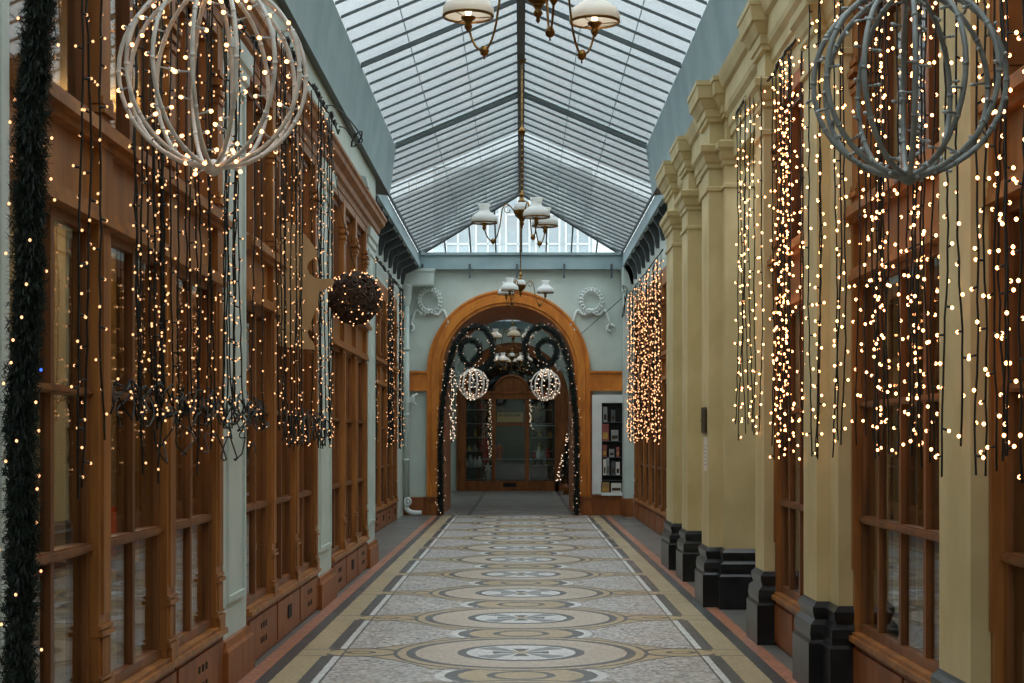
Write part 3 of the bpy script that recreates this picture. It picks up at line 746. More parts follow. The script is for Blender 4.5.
# dark ball of willow twigs
wb = empty('wicker_ball', (0, 0, 0), None, 'dark ball of willow twigs studded with small lights', 'ball')
RB = .222
mb = MB()
for i in range(210):
    u = Vector((R.gauss(0, 1), R.gauss(0, 1), R.gauss(0, 1))).normalized(); v = u.orthogonal().normalized(); w_ = u.cross(v)
    a0, ln, rr, tilt = R.random() * 6.28, R.uniform(1.2, 3.4), RB * R.uniform(.86, 1.0), R.uniform(-.35, .35)
    pts = [(v * math.cos(a0 + ln * j / 12) + w_ * math.sin(a0 + ln * j / 12)) * math.cos(tilt) * rr + u * math.sin(tilt) * rr for j in range(13)]
    if R.random() < .25: pts.append(pts[-1] + (pts[-1] - pts[-2]) * R.uniform(.3, .7))
    mb.tube(pts, R.uniform(.003, .0056), 5)
twigs = mb.build('twigs', M['twig'], wb)
wm = bulb_mesh('ball_bulb', .0058, M['bulb_far'])
for i in range(98):
    p = Vector((R.gauss(0, 1), R.gauss(0, 1), R.gauss(0, 1))).normalized() * RB * R.uniform(.97, 1.06); put_bulb(wm, p, wb)
bp = at(355, 298, 13.2)
mb = MB().tube([(0, 0, RB), (-.12, .05, RB + .5), (-1.66 - bp.x + .02, .3, 4.2 - bp.z)], .004, 5); mb.build('hanging_wire', M['wire'], wb)
wb.location = bp

# brown cut-out figure: cloak, neck and one raised arm
fig = empty('cutout_figure', (-1.7, 12.2, 0), None, 'brown board cut-out shaped like a cloaked figure reaching for the twig ball', 'decoration')
o0 = Vector((-1.745, 11.95, 0)); dirv = Vector((.28, .96, 0)).normalized()
def fpt(px, py):      # outline point on the board's own upright plane
    k = (px - VX) / F
    # ray x = k*y ; o0 + t*dirv
    t = (k * o0.y - o0.x) / (dirv.x - k * dirv.y); p = o0 + dirv * t
    p.z = CH + (VY - py) / F * p.y; return p
SC = lambda a, b: (265 + a / 4.27, 200 + b / 4.27)
body = [(68, 120), (85, 100), (118, 92), (145, 118), (185, 165), (215, 205), (226, 242), (206, 250), (184, 268), (180, 290), (190, 315), (215, 332), (245, 338), (285, 335), (296, 348), (288, 366), (262, 376), (232, 392), (228, 430), (222, 450), (205, 500), (182, 565), (190, 590), (206, 605), (215, 640), (140, 634), (64, 622), (62, 400), (64, 250)]
bd = MB(); bd.extrude([fpt(*SC(a, b)) for a, b in body], Vector((-.018, .005, 0))); bd.build('board', M['board'], fig)
st = MB(); st.tube([fpt(*SC(150, 610)) + Vector((-.03, 0, 0)), fpt(*SC(150, 130)) + Vector((-.03, 0, 0))], .012, 6); st.build('batten', M['board'], fig)
st = MB(); a = fpt(*SC(118, 110)); st.tube([a, a + Vector((.0, 0, .3)), (a.x, a.y, 4.22)], .003, 5); st.build('hanging_wire', M['wire'], fig)

# ------------------------------------------------------------------ light curtains
def strand_paths(x, y, zt, zb, loose, step=.1, stub=.03):
    """one hanging strand: cable points, stubs and bulb places"""
    n = max(4, int((zt - zb) / .09)); pts = []; ox = oy = 0
    ph, ph2 = R.random() * 6, R.random() * 6
    for i in range(n + 1):
        t = i / n; z = zt + (zb - zt) * t
        ox = loose * .6 * math.sin(ph + t * 5) * t; oy = loose * (math.sin(ph2 + t * 7) + .5 * math.sin(ph + t * 17)) * min(1, t * 2)
        pts.append(Vector((x + ox + R.uniform(-.004, .004), y + oy + R.uniform(-.008, .008), z)))
    stubs = []; z = zt - R.uniform(.03, step); k = R.choice((0, 1))
    while z > zb:
        i = min(n - 1, max(0, int((zt - z) / (zt - zb) * n))); p = pts[i].lerp(pts[i + 1], .5); p.z = z
        sgn = 1 if k % 2 else -1; k += 1
        d = Vector((R.uniform(-.7, .7), sgn * R.uniform(.5, 1), R.uniform(-.35, .25))).normalized()
        stubs.append((p, p + d * stub)); z -= step * R.uniform(.75, 1.3)
    return pts, stubs
def curtain(label, strands, cable, bulb_r, bmat, loose=.02, step=.1, wr=.0045, stub=.03, extra_wires=(), n_single=100):
    root = empty('light_curtain', cable[0], None, label, 'light curtain', 'curtains of fairy lights')
    cb = MB(); cb.tube(cable, wr * 1.6, 6)
    for k in range(len(cable) * 3):                        # cable ties and slack loops
        i = R.randrange(len(cable) - 1); p = Vector(cable[i]).lerp(Vector(cable[i + 1]), R.random())
        cb.tube([p + Vector((0, -.05, 0)), p + Vector((.02, 0, .02)), p + Vector((0, .05, -.01))], wr * 1.3, 5)
    cb.build('cable', M['wire'], root)
    me = bulb_mesh('curtain_bulb', bulb_r, bmat); items = []
    for (x, y, zt, zb) in strands:
        pts, stubs = strand_paths(x, y, zt, zb, loose, step, stub)
        mb = MB(); mb.tube(pts, wr, 5)
        for a, b in stubs: mb.tube([a, b], wr * 1.1, 5)
        so = mb.build('strand', M['wire'], root); items += [(b + (b - a).normalized() * bulb_r * .8, so) for a, b in stubs]
    for pts in extra_wires:
        mb = MB(); mb.tube(pts, wr, 5); bl = []
        for i in range(len(pts) - 1):
            if R.random() < .14:
                p = Vector(pts[i]).lerp(Vector(pts[i + 1]), R.random()); d = Vector((R.uniform(-1, 1), R.uniform(-1, 1), R.uniform(-1, 1))).normalized()
                mb.tube([p, p + d * stub], wr * 1.1, 5); bl.append(p + d * (stub + bulb_r * .8))
        so = mb.build('strand', M['wire'], root); items += [(b, so) for b in bl]
    inview = lambda b: b.y > .5 and 0 < VX + F * b.x / b.y < 1024 and 0 < VY - F * (b.z - CH) / b.y < 683
    items.sort(key=lambda q: q[0].y + (0 if inview(q[0]) else 100))
    for b, so in items[:n_single]: put_bulb(me, b, so)
    if len(items) > n_single:
        mb = MB(); bulbs_into(mb, [b for b, _ in items[n_single:]], bulb_r); o = mb.build('bulb', bmat, root); o['kind'] = 'stuff'
    return root
def spread_y(n, a, b, clump=.5):
    out = []; cl = [R.uniform(a, b) for _ in range(max(2, n // 5))]
    for i in range(n):
        if R.random() < clump: out.append(min(b, max(a, R.choice(cl) + R.gauss(0, .06))))
        else: out.append(a + (b - a) * (i + R.random()) / n)
    return sorted(out)
def cable_line(x, y0, y1, z0, z1=None, n=14):
    z1 = z0 if z1 is None else z1
    return [(x + R.uniform(-.01, .01), y0 + (y1 - y0) * i / n, z0 + (z1 - z0) * i / n + R.uniform(-.015, .015)) for i in range(n + 1)]
def tangle(x, y0, y1, z, n, amp=.08):
    w = []
    for k in range(n):
        pts = []; m = int((y1 - y0) / .07); ph = R.random() * 6
        for i in range(m + 1): pts.append((x + R.uniform(-.03, .03), y0 + (y1 - y0) * i / m + R.uniform(-.04, .04), z + amp * math.sin(ph + i * .9) * R.uniform(.4, 1.2) + R.uniform(-.05, .05)))
        w.append(smooth_path(pts, 2))
    return w
LCX = -1.655
R.seed(21)
ys = spread_y(27, 6.75, 10.35, .45)
st = [(LCX + R.uniform(-.03, .03), y, 3.95, 1.62 + R.uniform(-.08, .1)) for y in ys]
st += [(LCX, y, 3.95, z) for y, z in ((6.02, 1.28), (6.1, 1.32), (6.3, 1.5), (7.0, 1.35), (7.35, 1.3), (8.2, 1.32), (8.5, 1.45))]
curtain('curtain of fairy lights over the nearest wooden shop front, tangled along its lower edge', st, cable_line(LCX, 5.9, 10.45, 3.95), .0056, M['bulb_dim'], .022, .105,
        extra_wires=tangle(LCX, 6.5, 10.4, 1.66, 4, .07) + tangle(LCX, 7.2, 9.9, 1.5, 1, .1))
R.seed(5); ys = [1.63 * F / (VX - q) for q in (276, 279.5, 284, 287, 289, 293, 297, 299, 305, 313, 317, 319, 321, 323, 325.5, 327, 329, 331, 333)]
curtain('curtain of fairy lights around the brown cut-out figure', [(-1.63 + R.uniform(-.02, .02), y, 4.24, (1.5 if y < 13.4 else 1.38) + R.uniform(-.1, .12)) for y in ys],
        cable_line(-1.63, 10.85, 14.35, 4.26), .0058, M['bulb_dim'], .018, .1, wr=.005, extra_wires=tangle(-1.63, 11.0, 13.6, 1.6, 3, .12))
R.seed(9); ys = [24.6 + R.uniform(0, .5) for _ in range(4)] + [27.4 + R.uniform(0, 1.3) for _ in range(9)] + [30.0 + R.uniform(0, .8) for _ in range(6)]
curtain('thin bunches of fairy lights on the far shop front next to the downpipe', [(-2.27 + R.uniform(-.02, .02), y, 4.32, 1.42 + R.uniform(-.1, .15)) for y in ys],
        cable_line(-2.27, 24.4, 30.9, 4.34), .0085, M['bulb_dim'], .02, .13, wr=.009, stub=.04)
R.seed(10); ys = [24.0 + 7.3 * (i + R.random()) / 38 for i in range(38)]
curtain('dense golden curtain of fairy lights beyond the last stone pier', [(2.1 + R.uniform(-.04, .04), y, 4.3 + .0 * y, 1.5 + R.uniform(-.06, .08)) for y in ys],
        cable_line(2.1, 23.8, 31.3, 4.32), .0115, M['bulb_far'], .02, .11, wr=.006, stub=.04)
R.seed(11); ys = [11.45, 11.95, 12.02, 12.2, 12.3, 12.42, 12.6]
curtain('few fairy light strands hanging across the dark opening between two stone piers', [(1.72 + R.uniform(-.02, .02), y, 4.1, 1.47 + R.uniform(-.05, .2)) for y in ys],
        cable_line(1.72, 11.8, 12.75, 4.12), .0076, M['bulb'], .03, .11)
R.seed(12); ys = spread_y(15, 9.9, 11.2, .3)
curtain('dense fairy light curtain on the narrow window between two stone piers', [(1.76 + R.uniform(-.03, .03), y, 4.05, 1.42 + R.uniform(-.06, .1)) for y in ys],
        cable_line(1.76, 9.85, 11.4, 4.07), .0076, M['bulb'], .02, .1)
R.seed(13); ys = [8.45, 8.6, 8.68, 9.12, 9.2, 9.5]
curtain('few fairy light strands down the face of the broad ochre pier', [(1.71 + R.uniform(-.015, .015), y, 4.12, 1.42 + R.uniform(-.05, .1)) for y in ys],
        cable_line(1.71, 8.4, 9.6, 4.14), .0074, M['bulb'], .022, .115)
R.seed(14); ys = spread_y(18, 6.78, 8.25, .2)
curtain('fairy light curtain over the shop window behind the grey wire sphere', [(1.76 + R.uniform(-.03, .05), y, 4.05, 1.42 + R.uniform(-.06, .1)) for y in ys],
        cable_line(1.76, 6.75, 8.3, 4.07), .0072, M['bulb'], .02, .115)
R.seed(15); ys = [6.22, 6.42]
curtain('two fairy light strands on the nearest ochre pier', [(1.7, y, 4.1, 1.4 + R.uniform(-.05, .08)) for y in ys],
        cable_line(1.7, 6.3, 6.7, 4.12), .0072, M['bulb'], .022, .12)
ys = [5.3, 5.42, 5.5, 5.62, 5.7, 5.8, 5.86, 5.95, 6.02]
curtain('fairy lights on the nearest shop window, beyond the pier with two strands', [(1.72 + R.uniform(-.03, .03), y, 4.05, 1.38 + R.uniform(-.06, .12)) for y in ys],
        cable_line(1.72, 5.2, 6.1, 4.07), .0072, M['bulb'], .022, .12)

# ------------------------------------------------------------------ fir garlands
def garland(label, path, rad, n, bulbs, br, bmat, step, stuff_parts=True, blue=None):
    root = empty('fir_garland', path[0], None, label, 'garland', 'fir garlands with lights')
    pts = [Vector(p) for p in path]
    core = MB(); core.tube(pts, rad * .32, 6); core.build('stem', M['wire'], root)
    seg = [0]
    for a, b in zip(pts[:-1], pts[1:]): seg.append(seg[-1] + (b - a).length)
    def pos(d):
        for i in range(len(pts) - 1):
            if d <= seg[i + 1]: return pts[i].lerp(pts[i + 1], (d - seg[i]) / max(1e-6, seg[i + 1] - seg[i])), (pts[i + 1] - pts[i]).normalized()
        return pts[-1], (pts[-1] - pts[-2]).normalized()
    mb = MB()
    for i in range(n):
        p, t = pos(R.random() * seg[-1]); u = t.orthogonal().normalized(); w_ = t.cross(u); a = R.random() * 6.28
        rad_d = u * math.cos(a) + w_ * math.sin(a); ln = rad * R.uniform(.6, 1.15)
        d = (rad_d + t * R.uniform(-.7, .7)).normalized(); e = p + d * ln; s_ = d.cross(t).normalized() * rad * .045; c_ = s_.cross(d).normalized() * rad * .045
        mb.add([p + s_, p - s_ * .5 + c_, p - s_ * .5 - c_, e], [(0, 1, 3), (1, 2, 3), (2, 0, 3)])
        for k in range(2):
            f = p + d * ln * R.uniform(.3, .8); g = f + (d * .5 + t * R.choice((-1, 1)) * .8 + w_ * R.uniform(-.5, .5)).normalized() * rad * .4
            mb.add([f + s_, f - s_ * .5 + c_, f - s_ * .5 - c_, g], [(0, 1, 3), (1, 2, 3), (2, 0, 3)])
    fo = mb.build('needles', M['needle'], root)
    me = bulb_mesh('garland_bulb', br, bmat)
    for i in range(bulbs):
        p, t = pos(seg[-1] * (i + R.random() * .8) / bulbs); u = t.orthogonal().normalized(); w_ = t.cross(u); a = R.random() * 6.28
        put_bulb(me, p + (u * math.cos(a) + w_ * math.sin(a)) * rad * R.uniform(.75, 1.15), root)
    if blue: put_bulb(bulb_mesh('blue_bulb', br, M['bulb_blue']), blue, root)
    return root
gp = [at(px, py, 5.2) for px, py in ((42, -40), (38, 20), (33, 90), (30, 150), (29, 230), (28, 300), (25, 350), (20, 400), (21, 450), (22, 520), (21, 590), (19, 640), (19, 700))]
garland('thick dark fir garland hanging straight down the nearest pilaster', smooth_path(gp, 4), .072, 8000, 48, .005, M['bulb_far'], .1, blue=at(41, 370, 5.15))
def arch_garland(mirror, label):
    mx = lambda px: (2 * 508.7 - px) if mirror else px
    pp = [(441, 514), (440.5, 470), (441, 430), (443, 400), (447, 372), (453, 350), (461, 335), (472, 327), (482, 328), (490, 336), (493, 349), (491.5, 360), (486, 368), (478, 370.5), (469, 366), (462.5, 358), (460.5, 350), (463, 343), (470, 340), (477, 343), (480, 350), (477, 357), (471, 362)]
    garland(label, smooth_path([at(mx(a), b, 31.7) for a, b in pp], 4), .095, 7000, 98, .0068, M['bulb_white'], .1)
arch_garland(False, 'fir garland scroll on the arch jamb next to the downpipe')
arch_garland(True, 'fir garland scroll on the arch jamb next to the display case')

# bunch of light strings in the passage and small tree by the far shop
ys = [33.0 + .12 * i for i in range(5)]
curtain('bunch of white light strands hanging inside the arched passage', [(-1.42 + R.uniform(-.03, .05), y, 3.0, 1.5 + R.uniform(-.1, .3)) for y in ys], cable_line(-1.42, 32.9, 33.8, 3.0, n=4), .012, M['bulb_white'], .03, .09, wr=.006, stub=.05)
tr = empty('christmas_tree', at(568, 478, 44), None, 'small dark christmas tree with white lights at the far shop', 'tree')
tr.location.z = 0
mb = MB(); mb.lathe([(.0, .0), (.14, 0), (.16, .28), (.0, .28)], c=tr.location, n=14); mb.build('pot', M['wood_red'], tr)
mb = MB(); c0 = tr.location
mb.tube([c0 + Vector((0, 0, .25)), c0 + Vector((0, 0, 1.75))], .02, 6)
for i in range(2600):
    t = R.random() ** .8; z = .35 + t * 1.3; rr = .3 * (1 - t) + .03; a = R.random() * 6.28; d = Vector((math.cos(a), math.sin(a), R.uniform(-.5, .1)))
    p = c0 + Vector((0, 0, z)) + d * rr * R.uniform(.2, .7); e = p + d * rr * .4 + Vector((R.uniform(-.04, .04), R.uniform(-.04, .04), -.02)); s_ = Vector((.008, .006, 0)); s2_ = Vector((0, 0, .01))
    mb.add([p + s_, p - s_, p + s2_, e], [(0, 1, 3), (1, 2, 3), (2, 0, 3)])
mb.build('branches', M['needle'], tr)
me = bulb_mesh('tree_bulb', .014, M['bulb_white'])
for i in range(60):
    t = R.random(); a = R.random() * 6.28; rr = .3 * (1 - t) + .03; put_bulb(me, c0 + Vector((math.cos(a) * rr, math.sin(a) * rr, .38 + t * 1.3)), tr)

# ------------------------------------------------------------------ plaster wreaths
def wreath(cx, cz, y, label, sc=1.0):
    root = empty('wreath_relief', (cx, y, cz - .35), None, label, 'wreath relief', 'stucco wreaths beside the arches')
    mb = MB(); mb.tube([(cx + .2 * sc * math.cos(2 * PI * i / 32), y - .035, cz + .22 * sc * math.sin(2 * PI * i / 32)) for i in range(32)], .022 * sc, 8, closed=True)
    for i in range(20):
        for k in (-1, 1):
            a = 2 * PI * i / 20; c = Vector((cx + .2 * sc * math.cos(a), y - .035, cz + .22 * sc * math.sin(a)))
            e = c + Vector((math.cos(a + 1.0 + (1 - k) * .57) * .085 * sc, -.02, math.sin(a + 1.0 + (1 - k) * .57) * .085 * sc)); mb.tube([c, c.lerp(e, .5) + Vector((0, -.03, 0)), e], [.012 * sc, .024 * sc, .005], 5)
    mb.build('wreath', M['relief'], root)
    for s in (-1, 1):
        mb = MB(); pts = [(cx + s * (.03 + .36 * t) * sc, y - .02 - .01 * math.sin(t * 9), cz - (.2 + .16 * math.sin(t * 7.5) * t + .14 * t) * sc) for t in [i / 16 for i in range(17)]]
        mb.tube(pts, [.042 * sc * (1 - .5 * i / 16) for i in range(17)], 6)
        p = pts[-1]; mb.tube([(p[0] + .07 * sc * math.cos(t) * s, y - .02, p[2] + .07 * sc * math.sin(t) - .05) for t in [i * .6 for i in range(9)]], .026 * sc, 6)
        mb.build('ribbon', M['relief'], root)
    mb = MB(); mb.ball((cx - .03, y - .03, cz - .19 * sc), .04 * sc); mb.ball((cx + .03, y - .03, cz - .19 * sc), .04 * sc); mb.build('knot', M['relief'], root)
wreath((430 - VX) / 50, CH + (440 - 301) / 50, 31.97, 'white stucco wreath with ribbons on the wall above the downpipe side of the arch')
wreath((591 - VX) / 50, CH + (440 - 301) / 50, 31.97, 'white stucco wreath with ribbons on the wall above the display case')
wreath((462 - VX) / 34, CH + (440 - 368) / 34, 46.96, 'stucco wreath on the far hall wall, above the red coat window', .95)
wreath((561 - VX) / 34, CH + (440 - 362) / 34, 46.96, 'stucco wreath on the far hall wall, above the christmas tree', .95)

# ------------------------------------------------------------------ fittings
dp = empty('downpipe', (-2.27, 31.7, 0), None, 'pale green downpipe in the corner beside the arch', 'pipe')
px_ = -2.27
mb = MB().tube([(px_, 31.75, .35), (px_, 31.75, 4.3)], .055, 12); mb.build('pipe', M['panel'], dp)
for z in (1.1, 2.0, 3.3):
    MB().lathe([(.055, -.03), (.068, -.03), (.068, .03), (.055, .03)], c=(px_, 31.75, z), n=14).build('clamp', M['panel'], dp)
MB().lathe([(.055, 4.15), (.075, 4.2), (.1, 4.32), (.11, 4.5), (.12, 4.52), (.12, 4.58), (.06, 4.6), (0, 4.6)], c=(px_, 31.75, 0), n=14).build('hopper', M['panel'], dp)
mb = MB().tube(smooth_path([(px_, 31.75, .4), (px_, 31.72, .16), (px_ + .1, 31.68, .07), (px_ + .3, 31.66, .055)], 5), .05, 10); mb.build('elbow', M['relief'], dp)
mb = MB()
mb.tube([(px_ + .03 + .06 * math.cos(i * PI / 8), 31.66, .28 + .07 * math.sin(i * PI / 8)) for i in range(16)], .022, 6, closed=True); mb.ball((px_ + .03, 31.66, .28), .035); mb.build('rosette', M['relief'], dp)
mb = MB().box(px_ + .02, px_ + .16, 31.7, 31.8, 2.24, 2.34).tube([(px_ + .14, 31.74, 2.36), (px_ + .14, 31.6, 2.38), (px_ + .14, 31.56, 2.3)], .02, 6).tube([(px_ + .02, 31.74, 2.3), (px_ + .22, 31.74, 2.42)], .02, 6).tube([(px_ + .02, 31.74, 2.3), (px_ + .2, 31.74, 2.2)], .02, 6); mb.build('wall_hook', M['relief'], dp)

fl = empty('floodlight', at(362, 180, 17.3), None, 'small grey floodlight fixed above the honey wood cornice', 'lamp')
c = fl.location.copy(); c.x = -1.72; fl.location = c
mb = MB().extrude([(c.x - .07, c.y - .09, c.z + .05), (c.x + .05, c.y - .09, c.z + .02), (c.x + .07, c.y - .09, c.z - .09), (c.x - .03, c.y - .09, c.z - .06)], (0, .18, 0)); mb.build('lamp_body', M['iron_blue'], fl)
mb = MB().extrude([(c.x + .052, c.y - .08, c.z + .012), (c.x + .072, c.y - .08, c.z - .082), (c.x + .076, c.y - .08, c.z - .08), (c.x + .056, c.y - .08, c.z + .014)], (0, .16, 0)); mb.build('lens', M['frost_tube'], fl)
mb = MB().box(-1.8, c.x - .02, c.y - .02, c.y + .02, c.z - .04, c.z).box(c.x - .02, c.x + .02, c.y - .02, c.y + .02, 4.24, c.z); mb.build('wall_bracket', M['iron_dark'], fl)

cl = MB().tube(smooth_path([(-1.62, 14.3, 4.3), (-1.6, 14.6, 4.34), (-1.56, 14.95, 4.3), (-1.55, 15.3, 4.33), (-1.53, 15.4, 4.4), (-1.6, 15.1, 4.5), (-1.7, 14.6, 4.54), (-1.75, 14.35, 4.5)], 5), .007, 5)
cl.tube([(-1.56 + .05 * math.cos(i * .785), 15.2 + .16 * math.sin(i * .785), 4.36 + .07 * math.cos(i * .785)) for i in range(8)], .009, 5, closed=True)
tag(cl.build('power_cable', M['wire']), 'black cable loop left on the plaster above the honey cornice', 'cable')
cl = MB().tube(smooth_path([at(622, 298, 31.25), at(605, 313, 31.8), at(590, 326, 31.93), at(581, 334, 31.86)], 5), .008, 5)
tag(cl.build('power_cable', M['iron_dark']), 'thin dark cable slanting over the wall below a stucco wreath', 'cable')
cl = MB().tube(smooth_path([(2.0, 31.25, 4.45), (1.98, 31.1, 4.5), (2.05, 30.9, 4.4), (2.0, 31.0, 4.1), (1.97, 31.2, 3.9), (2.02, 31.28, 4.0), (2.02, 31.1, 4.3)], 5), .01, 5)
tag(cl.build('power_cable', M['wire']), 'coil of black cable tied to the corner pier by the golden curtain', 'cable')

pq = empty('wall_plaque', (1.68, 14.65, 1.55), None, 'dark brown rounded plaque on the inner face of a stone pier', 'plaque')
pts = []
for i in range(24):
    a = 2 * PI * i / 24; cy_, cz_ = (.13 if math.cos(a) > 0 else -.13), (.09 if math.sin(a) > 0 else -.09)
    pts.append((1.69, 14.67 + cy_ * .9 + .03 * math.cos(a), 1.68 + cz_ + .03 * math.sin(a)))
MB().extrude(pts, (-.022, 0, 0)).build('plate', M['plaque'], pq)
mb = MB()
for cy_ in (-.12, .12): mb.ball((1.664, 14.67 + cy_, 1.68), .008, 6, 4)
mb.build('screw', M['brass'], pq)
nt_ = empty('paper_notice', (1.685, 14.62, 1.22), None, 'narrow white paper notice under the brown plaque', 'notice')
MB().box(1.684, 1.6895, 14.52, 14.72, 1.22, 1.53).build('sheet', M['paper'], nt_)
mb = MB()
for k in range(6): mb.box(1.682, 1.684, 14.55, 14.7 - .02 * (k % 3), 1.27 + k * .035, 1.278 + k * .035)
mb.build('print', noise_mat('faded_print', (150, 120, 112), (170, 140, 132), (20, 20, 20), .8), nt_)

# display case right of the arch with its goods
dc = empty('display_case', (1.75, 31.95, .44), None, 'white framed display case of goods set in the wall beside the arch', 'display case')
ex = lambda px: (px - VX) / 50.0
ez = lambda py: CH + (VY - py) / 50.0
mb = MB().box(ex(592), ex(601.5), 31.9, 32.0, ez(495), ez(395)).box(ex(601.5), ex(632), 31.9, 32.0, ez(403), ez(395)).box(ex(630), ex(634), 31.9, 31.99, ez(495), ez(395)).box(ex(601), ex(631), 31.88, 31.99, ez(495.5), ez(492.5)); mb.build('case_frame', M['white'], dc)
MB().box(ex(601), ex(631), 31.985, 31.995, ez(493), ez(403)).build('back_panel', M['dark'], dc)
for py in (422, 441, 457, 475, 480): MB().box(ex(601.5), ex(630), 31.9, 31.985, ez(py) - .012, ez(py)).build('shelf', M['iron_dark'], dc)
goods = [(603, 606, 475, 459, 'paper', 'pale upright book on the fourth shelf of the display case'), (606.4, 609, 475, 458, 'grey_tube', 'grey upright book beside the pale one in the display case'), (611, 615, 475, 461, 'iron_dark', 'dark book on the fourth shelf of the display case'), (615.6, 619.5, 475, 462, 'paper', 'white booklet on the fourth shelf, nearest the corner pier'),
         (602.5, 606.5, 457, 445, 'red_card', 'red box on the third shelf of the display case'), (609, 614, 457, 449, 'grey_tube', 'grey box on the third shelf of the display case'), (616, 619, 457, 447, 'red_card', 'slim red box on the third shelf, nearest the corner pier'),
         (602, 608.5, 441, 424, 'red_card', 'large reddish card on the second shelf of the display case'), (611, 618, 441, 430, 'grey_tube', 'wide grey box on the second shelf of the display case'),
         (603, 607, 422, 407, 'grey_tube', 'tall grey packet on the top shelf'), (611, 615, 422, 410, 'iron_dark', 'dark packet in the middle of the top shelf'),
         (600.5, 609, 492.5, 482, 'board', 'patterned tan gift box at the bottom of the case'), (611, 621, 492.5, 483, 'paper', 'white printed gift box at the bottom of the case')]
for a, b, lo, hi, mt, lab in goods:
    t = empty('gift_box' if lo > 480 else 'boxed_item', (ex((a + b) / 2), 31.93, ez(lo)), None, lab, 'box', 'goods in the display case')
    MB().box(ex(a), ex(b), 31.9, 31.975, ez(lo) + .001, ez(hi)).build('carton', M[mt], t)
    MB().box(ex(a + .7), ex(b - .7), 31.896, 31.9, ez(lo - 2), ez((lo + hi) / 2)).build('label_strip', M['gold' if mt in ('red_card', 'board') else 'plaque'], t)

# goods in the far shop
def gx(px, y): return (px - VX) / F * y
def gz(py, y): return CH + (VY - py) / F * y
YS_ = 48.0
for px, py0, py1, w_, mt, lab in ((485.5, 463, 437, 4.2, 'red', 'red coat hanging in the far shop window beside the door'), (499.5, 461, 444, 3.2, 'orange', 'orange robe on a stand behind the far shop door')):
    t = empty('hanging_coat', (gx(px, YS_), YS_, 0), None, lab, 'coat')
    mb = MB(); h0, h1 = gz(py0, YS_), gz(py1, YS_); hh = h1 - h0; ww = w_ / 34
    mb.lathe([(ww * .9, 0), (ww * .8, hh * .3), (ww * .6, hh * .6), (ww * .75, hh * .8), (ww * .5, hh * .95), (ww * .15, hh), (0, hh)], c=(gx(px, YS_), YS_, h0), n=14); mb.build('robe', M[mt], t)
    for s in (-1, 1):
        MB().tube([(gx(px, YS_) + s * ww * .6, YS_, h0 + hh * .88), (gx(px, YS_) + s * ww * 1.1, YS_ - .03, h0 + hh * .6), (gx(px, YS_) + s * ww * 1.15, YS_ - .05, h0 + hh * .4)], ww * .2, 8).build('sleeve', M[mt], t)
    MB().tube([(gx(px, YS_), YS_, 0), (gx(px, YS_), YS_, h1 + .02)], .02, 6).lathe([(0, 0), (.16, 0), (.15, .03), (0, .04)], c=(gx(px, YS_), YS_, 0), n=12).build('stand', M['iron_dark'], t)
star = empty('star_ornament', (gx(488, 47.35), 47.35, 0), None, 'white star on a post low in the far shop window', 'ornament')
c = Vector((gx(488, 47.35), 47.35, gz(467, 47.35)))
MB().extrude([(c.x + (.15 if i % 2 == 0 else .06) * math.sin(i * PI / 5), c.y, c.z + (.15 if i % 2 == 0 else .06) * math.cos(i * PI / 5)) for i in range(10)], (0, .03, 0)).build('star', M['white'], star)
MB().tube([(c.x, c.y + .015, 0), (c.x, c.y + .015, c.z - .05)], .03, 8).lathe([(.0, 0), (.12, 0), (.1, .04), (0, .05)], c=(c.x, c.y + .015, 0), n=12).build('post', M['grey_tube'], star)
def table(px, y, w_, h, lab):
    t = empty('display_table', (gx(px, y), y, 0), None, lab, 'table'); x = gx(px, y)
    MB().box(x - w_ / 2, x + w_ / 2, y, y + .4, h - .04, h).build('table_top', M['grey_tube'], t)
    for a in (-1, 1):
        for b in (.03, .37): MB().tube([(x + a * (w_ / 2 - .04), y + b, 0), (x + a * (w_ / 2 - .04), y + b, h - .03)], .02, 6).build('leg', M['iron_dark'], t)
table(473, 47.4, .56, .72, 'small grey table below the red coat window of the far shop'); table(541, 47.45, .66, .95, 'small grey table in the far shop window next to the christmas tree')
k = 0
ADJ = ['short', 'slender', 'tall', 'squat', 'round', 'narrow', 'bright', 'plain']
for px, y, h, mts in ((473, 47.55, .72, ('white', 'grey_tube', 'stub', 'white')), (541, 47.6, .95, ('red', 'white', 'grey_tube', 'red'))):
    for i, mt in enumerate(mts):
        x = gx(px - 7 + i * 4.5, y); hh = (.2, .34, .26, .3)[i]
        lab = '%s %s vase, %s on the table in the far shop window %s' % (ADJ[k], 'red' if mt == 'red' else 'pale', ('first', 'second', 'third', 'fourth')[i], 'with the red coat' if px < 500 else 'by the tree'); k += 1
        t = empty('vase', (x, y, h), None, lab, 'vase', 'vases in the far shop')
        MB().lathe([(0, 0), (.05, 0), (.075, hh * .3), (.06, hh * .6), (.025, hh * .8), (.03, hh * .95), (.045, hh), (.035, hh), (0, hh * .9)], c=(x, y, h), n=12).build('vase_body', M[mt], t)
def shelf_unit(px0, px1, y, lab):
    t = empty('shelf_unit', (gx((px0 + px1) / 2, y), y, 0), None, lab, 'shelf'); x0, x1 = gx(px0, y), gx(px1, y)
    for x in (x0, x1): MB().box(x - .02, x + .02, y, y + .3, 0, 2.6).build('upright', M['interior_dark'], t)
    for q in range(6): MB().box(x0, x1, y, y + .3, .3 + q * .42, .33 + q * .42).build('shelf', M['grey_tube'], t)
    return x0, x1
R2 = random.Random(5)
NUM = ('lowest', 'second lowest', 'third', 'fourth', 'fifth', 'topmost')
